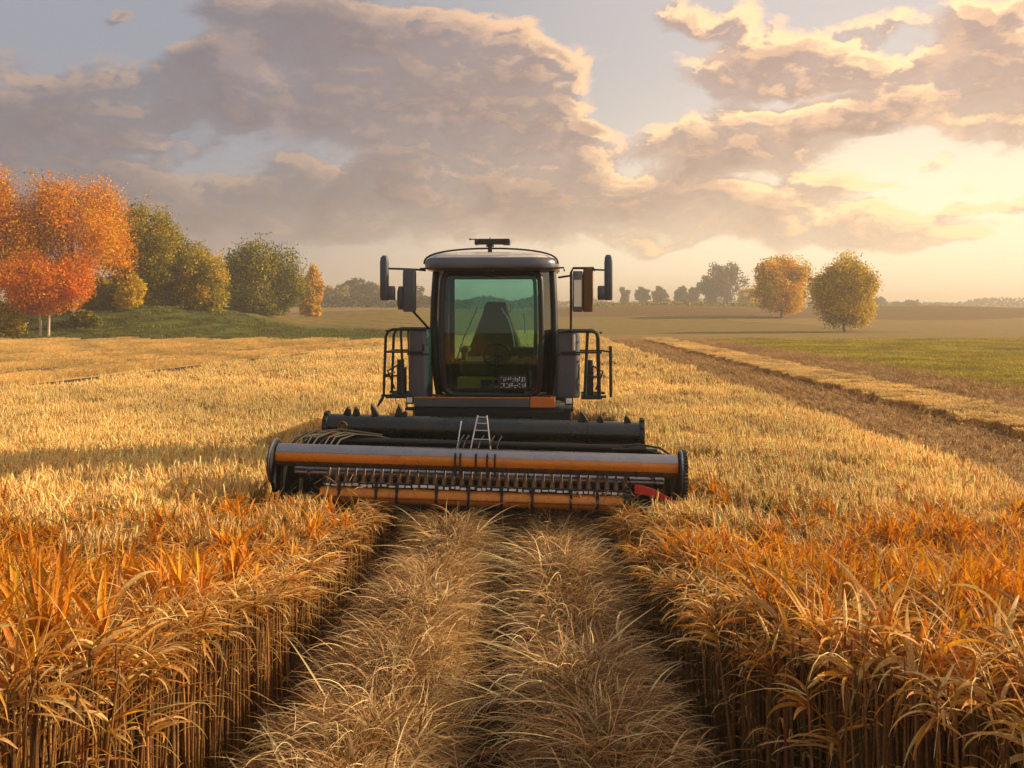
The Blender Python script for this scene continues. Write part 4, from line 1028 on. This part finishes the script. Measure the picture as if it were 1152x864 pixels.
tree('broadleaf_tree', 'lower round yellow green tree at the right end of the hill clump', 'tree', 228, 280, 343, 108, 58, 'gold', 8000, GL, .0, top_kind='olive')
tree('broadleaf_tree', 'small golden orange tree squeezed between the maple and the olive tree', 'tree', 140, 238, 342, 112, 54, 'amber', 6000, GL, .02, top_kind='olive')
tree('broadleaf_tree', 'wide dome shaped green tree standing alone right of the hill clump', 'tree', 293, 275, 344, 128, 96, 'olive', 15000, GL, .0, lobes=22, top_kind='green')
tree('shrub', 'round golden bush under the olive trees on the green bank', 'shrub', 146, 311, 345, 100, 32, 'ochre', 3500, None, .02, r=.06)
tree('shrub', 'dull green bush in the shade below the largest orange tree', 'shrub', 118, 312, 345, 101, 46, 'olive', 4000, None, .02, r=.06)
tree('shrub', 'speckled yellow green bush at the left edge of the field', 'shrub', 2, 338, 378, 89.5, 50, 'gold', 5000, None, .0, r=.06)
tree('shrub', 'olive undergrowth bush right of the two pale trunks', 'shrub', 96, 350, 378, 93, 36, 'olive', 3500, None, .0, r=.06)
tree('broadleaf_tree', 'slim pale orange tree right of the wide green dome', 'tree', 350, 300, 343, 150, 25, 'ember', 4000, None, .02)
GR = 'far trees along the hazy skyline'
for px, yt, d, w, k, lab in ((383, 319, 230, 16, 'olive', 'small dull tree first right of the slim orange tree'), (408, 313, 240, 36, 'grey', 'low broad hazy tree left of the cab on the skyline'),
        (367, 321, 235, 14, 'olive', 'tiny bush beside the slim pale orange tree'), (425, 320, 245, 20, 'olive', 'hazy tree right next to the harvester mirror on its left'), (465, 320, 260, 26, 'grey', 'hazy tree behind the left inner mirror'),
        (703, 323, 300, 10, 'grey', 'tiny thin tree farthest left on the right skyline'), (723, 323, 290, 16, 'grey', 'small hazy tree right of the outer mirror'), (743, 322, 290, 18, 'grey', 'rounded small hazy tree, third from the harvester'),
        (767, 322, 285, 16, 'grey', 'small hazy tree with a gap in its crown'), (780, 323, 285, 12, 'grey', 'narrow hazy tree just left of the big grey tree'),
        (799, 310, 262, 28, 'grey', 'lower left grey tree touching the big grey one'), (818, 296, 260, 42, 'grey', 'big grey hazy tree left of the amber tree'), (845, 324, 250, 28, 'ochre', 'small brownish tree between the grey and amber trees'),
        (990, 334, 330, 14, 'grey', 'small hazy bush right of the two autumn trees'), (1024, 337, 340, 16, 'grey', 'lone rounded hazy bush on the right skyline'), (1008, 339, 350, 8, 'grey', 'speck of a bush beside the lone rounded one'), (1052, 341, 360, 12, 'grey', 'low hazy bush near the right end of the skyline')):
    d *= 1.4; tree('skyline_tree', lab, 'tree', px, yt+1, 345, d, w, k, 1500, GR, .14, lobes=10)
tree('autumn_tree', 'amber orange oval tree, left one of the two right meadow trees', 'tree', 879, 291, 362, 165, 58, 'amber', 12000, 'pair of autumn trees beyond the meadow', .10, lobes=18, top_kind='ochre', r=.22)
tree('autumn_tree', 'ochre yellow oval tree, nearer of the two right meadow trees', 'tree', 950, 292, 378, 112, 72, 'ochre', 15000, 'pair of autumn trees beyond the meadow', .09, lobes=20, top_kind='gold', r=.17)
# far woods that read as one mass
def wood(name, label, x0, x1, y, hgt, n, kind):
    a = Acc(); xs_ = rng.uniform(x0, x1, n); ys_ = y+rng.normal(0, 10, n)
    top = hgt*(.55+.45*np.sin(xs_*.11+np.sin(xs_*.037)*3)**2*rng.uniform(.7, 1, n))
    zz = terr(xs_, ys_)+top*rng.random(n)**.7
    p = np.column_stack([xs_, ys_, zz]); u = rng.normal(size=(n, 3)); u /= np.linalg.norm(u, axis=1)[:, None]; v = np.cross(u, rng.normal(size=(n, 3))); v /= np.linalg.norm(v, axis=1)[:, None]
    s_ = y/F*1.6*rng.uniform(.6, 1.3, (n, 1)); V = np.stack([p-u*s_, p-v*s_*.7, p+u*s_, p+v*s_*.7], 1)
    a.add(V, np.arange(n*4).reshape(n, 4), np.repeat(pal(n, PAL[kind])[:, None], 4, 1))
    tag(link(name, a.mesh(name, M_leaf, False)), label, 'wood', None, 'stuff')
wood('far_wood', 'far wooded skyline fading into haze', -90, 460, 620, 7, 16000, 'grey')
wood('hedge_belt', 'dark hedge belt low on the skyline left of the harvester', -75, 10, 270, 3.2, 9000, 'grey')
wood('hedge_line', 'thin dark hedge line across the right hill below the small hazy trees', 22, 66, 262, 1.0, 2500, 'olive')

# ------------------------------------------------------------------ air
hz = MB(); hz.box((0, 1200, 12.5), (5200, 5200, 33)); 
hm = bpy.data.materials.new('warm_haze'); hm.use_nodes = True; t = hm.node_tree; t.nodes.clear()
ho = t.nodes.new('ShaderNodeOutputMaterial'); pv = t.nodes.new('ShaderNodeVolumePrincipled')
pv.inputs['Color'].default_value = (.97, .87, .70, 1); pv.inputs['Density'].default_value = .0012; pv.inputs['Anisotropy'].default_value = .35
t.links.new(pv.outputs[0], ho.inputs['Volume'])
tag(hz.build('haze', hm), kind='stuff')
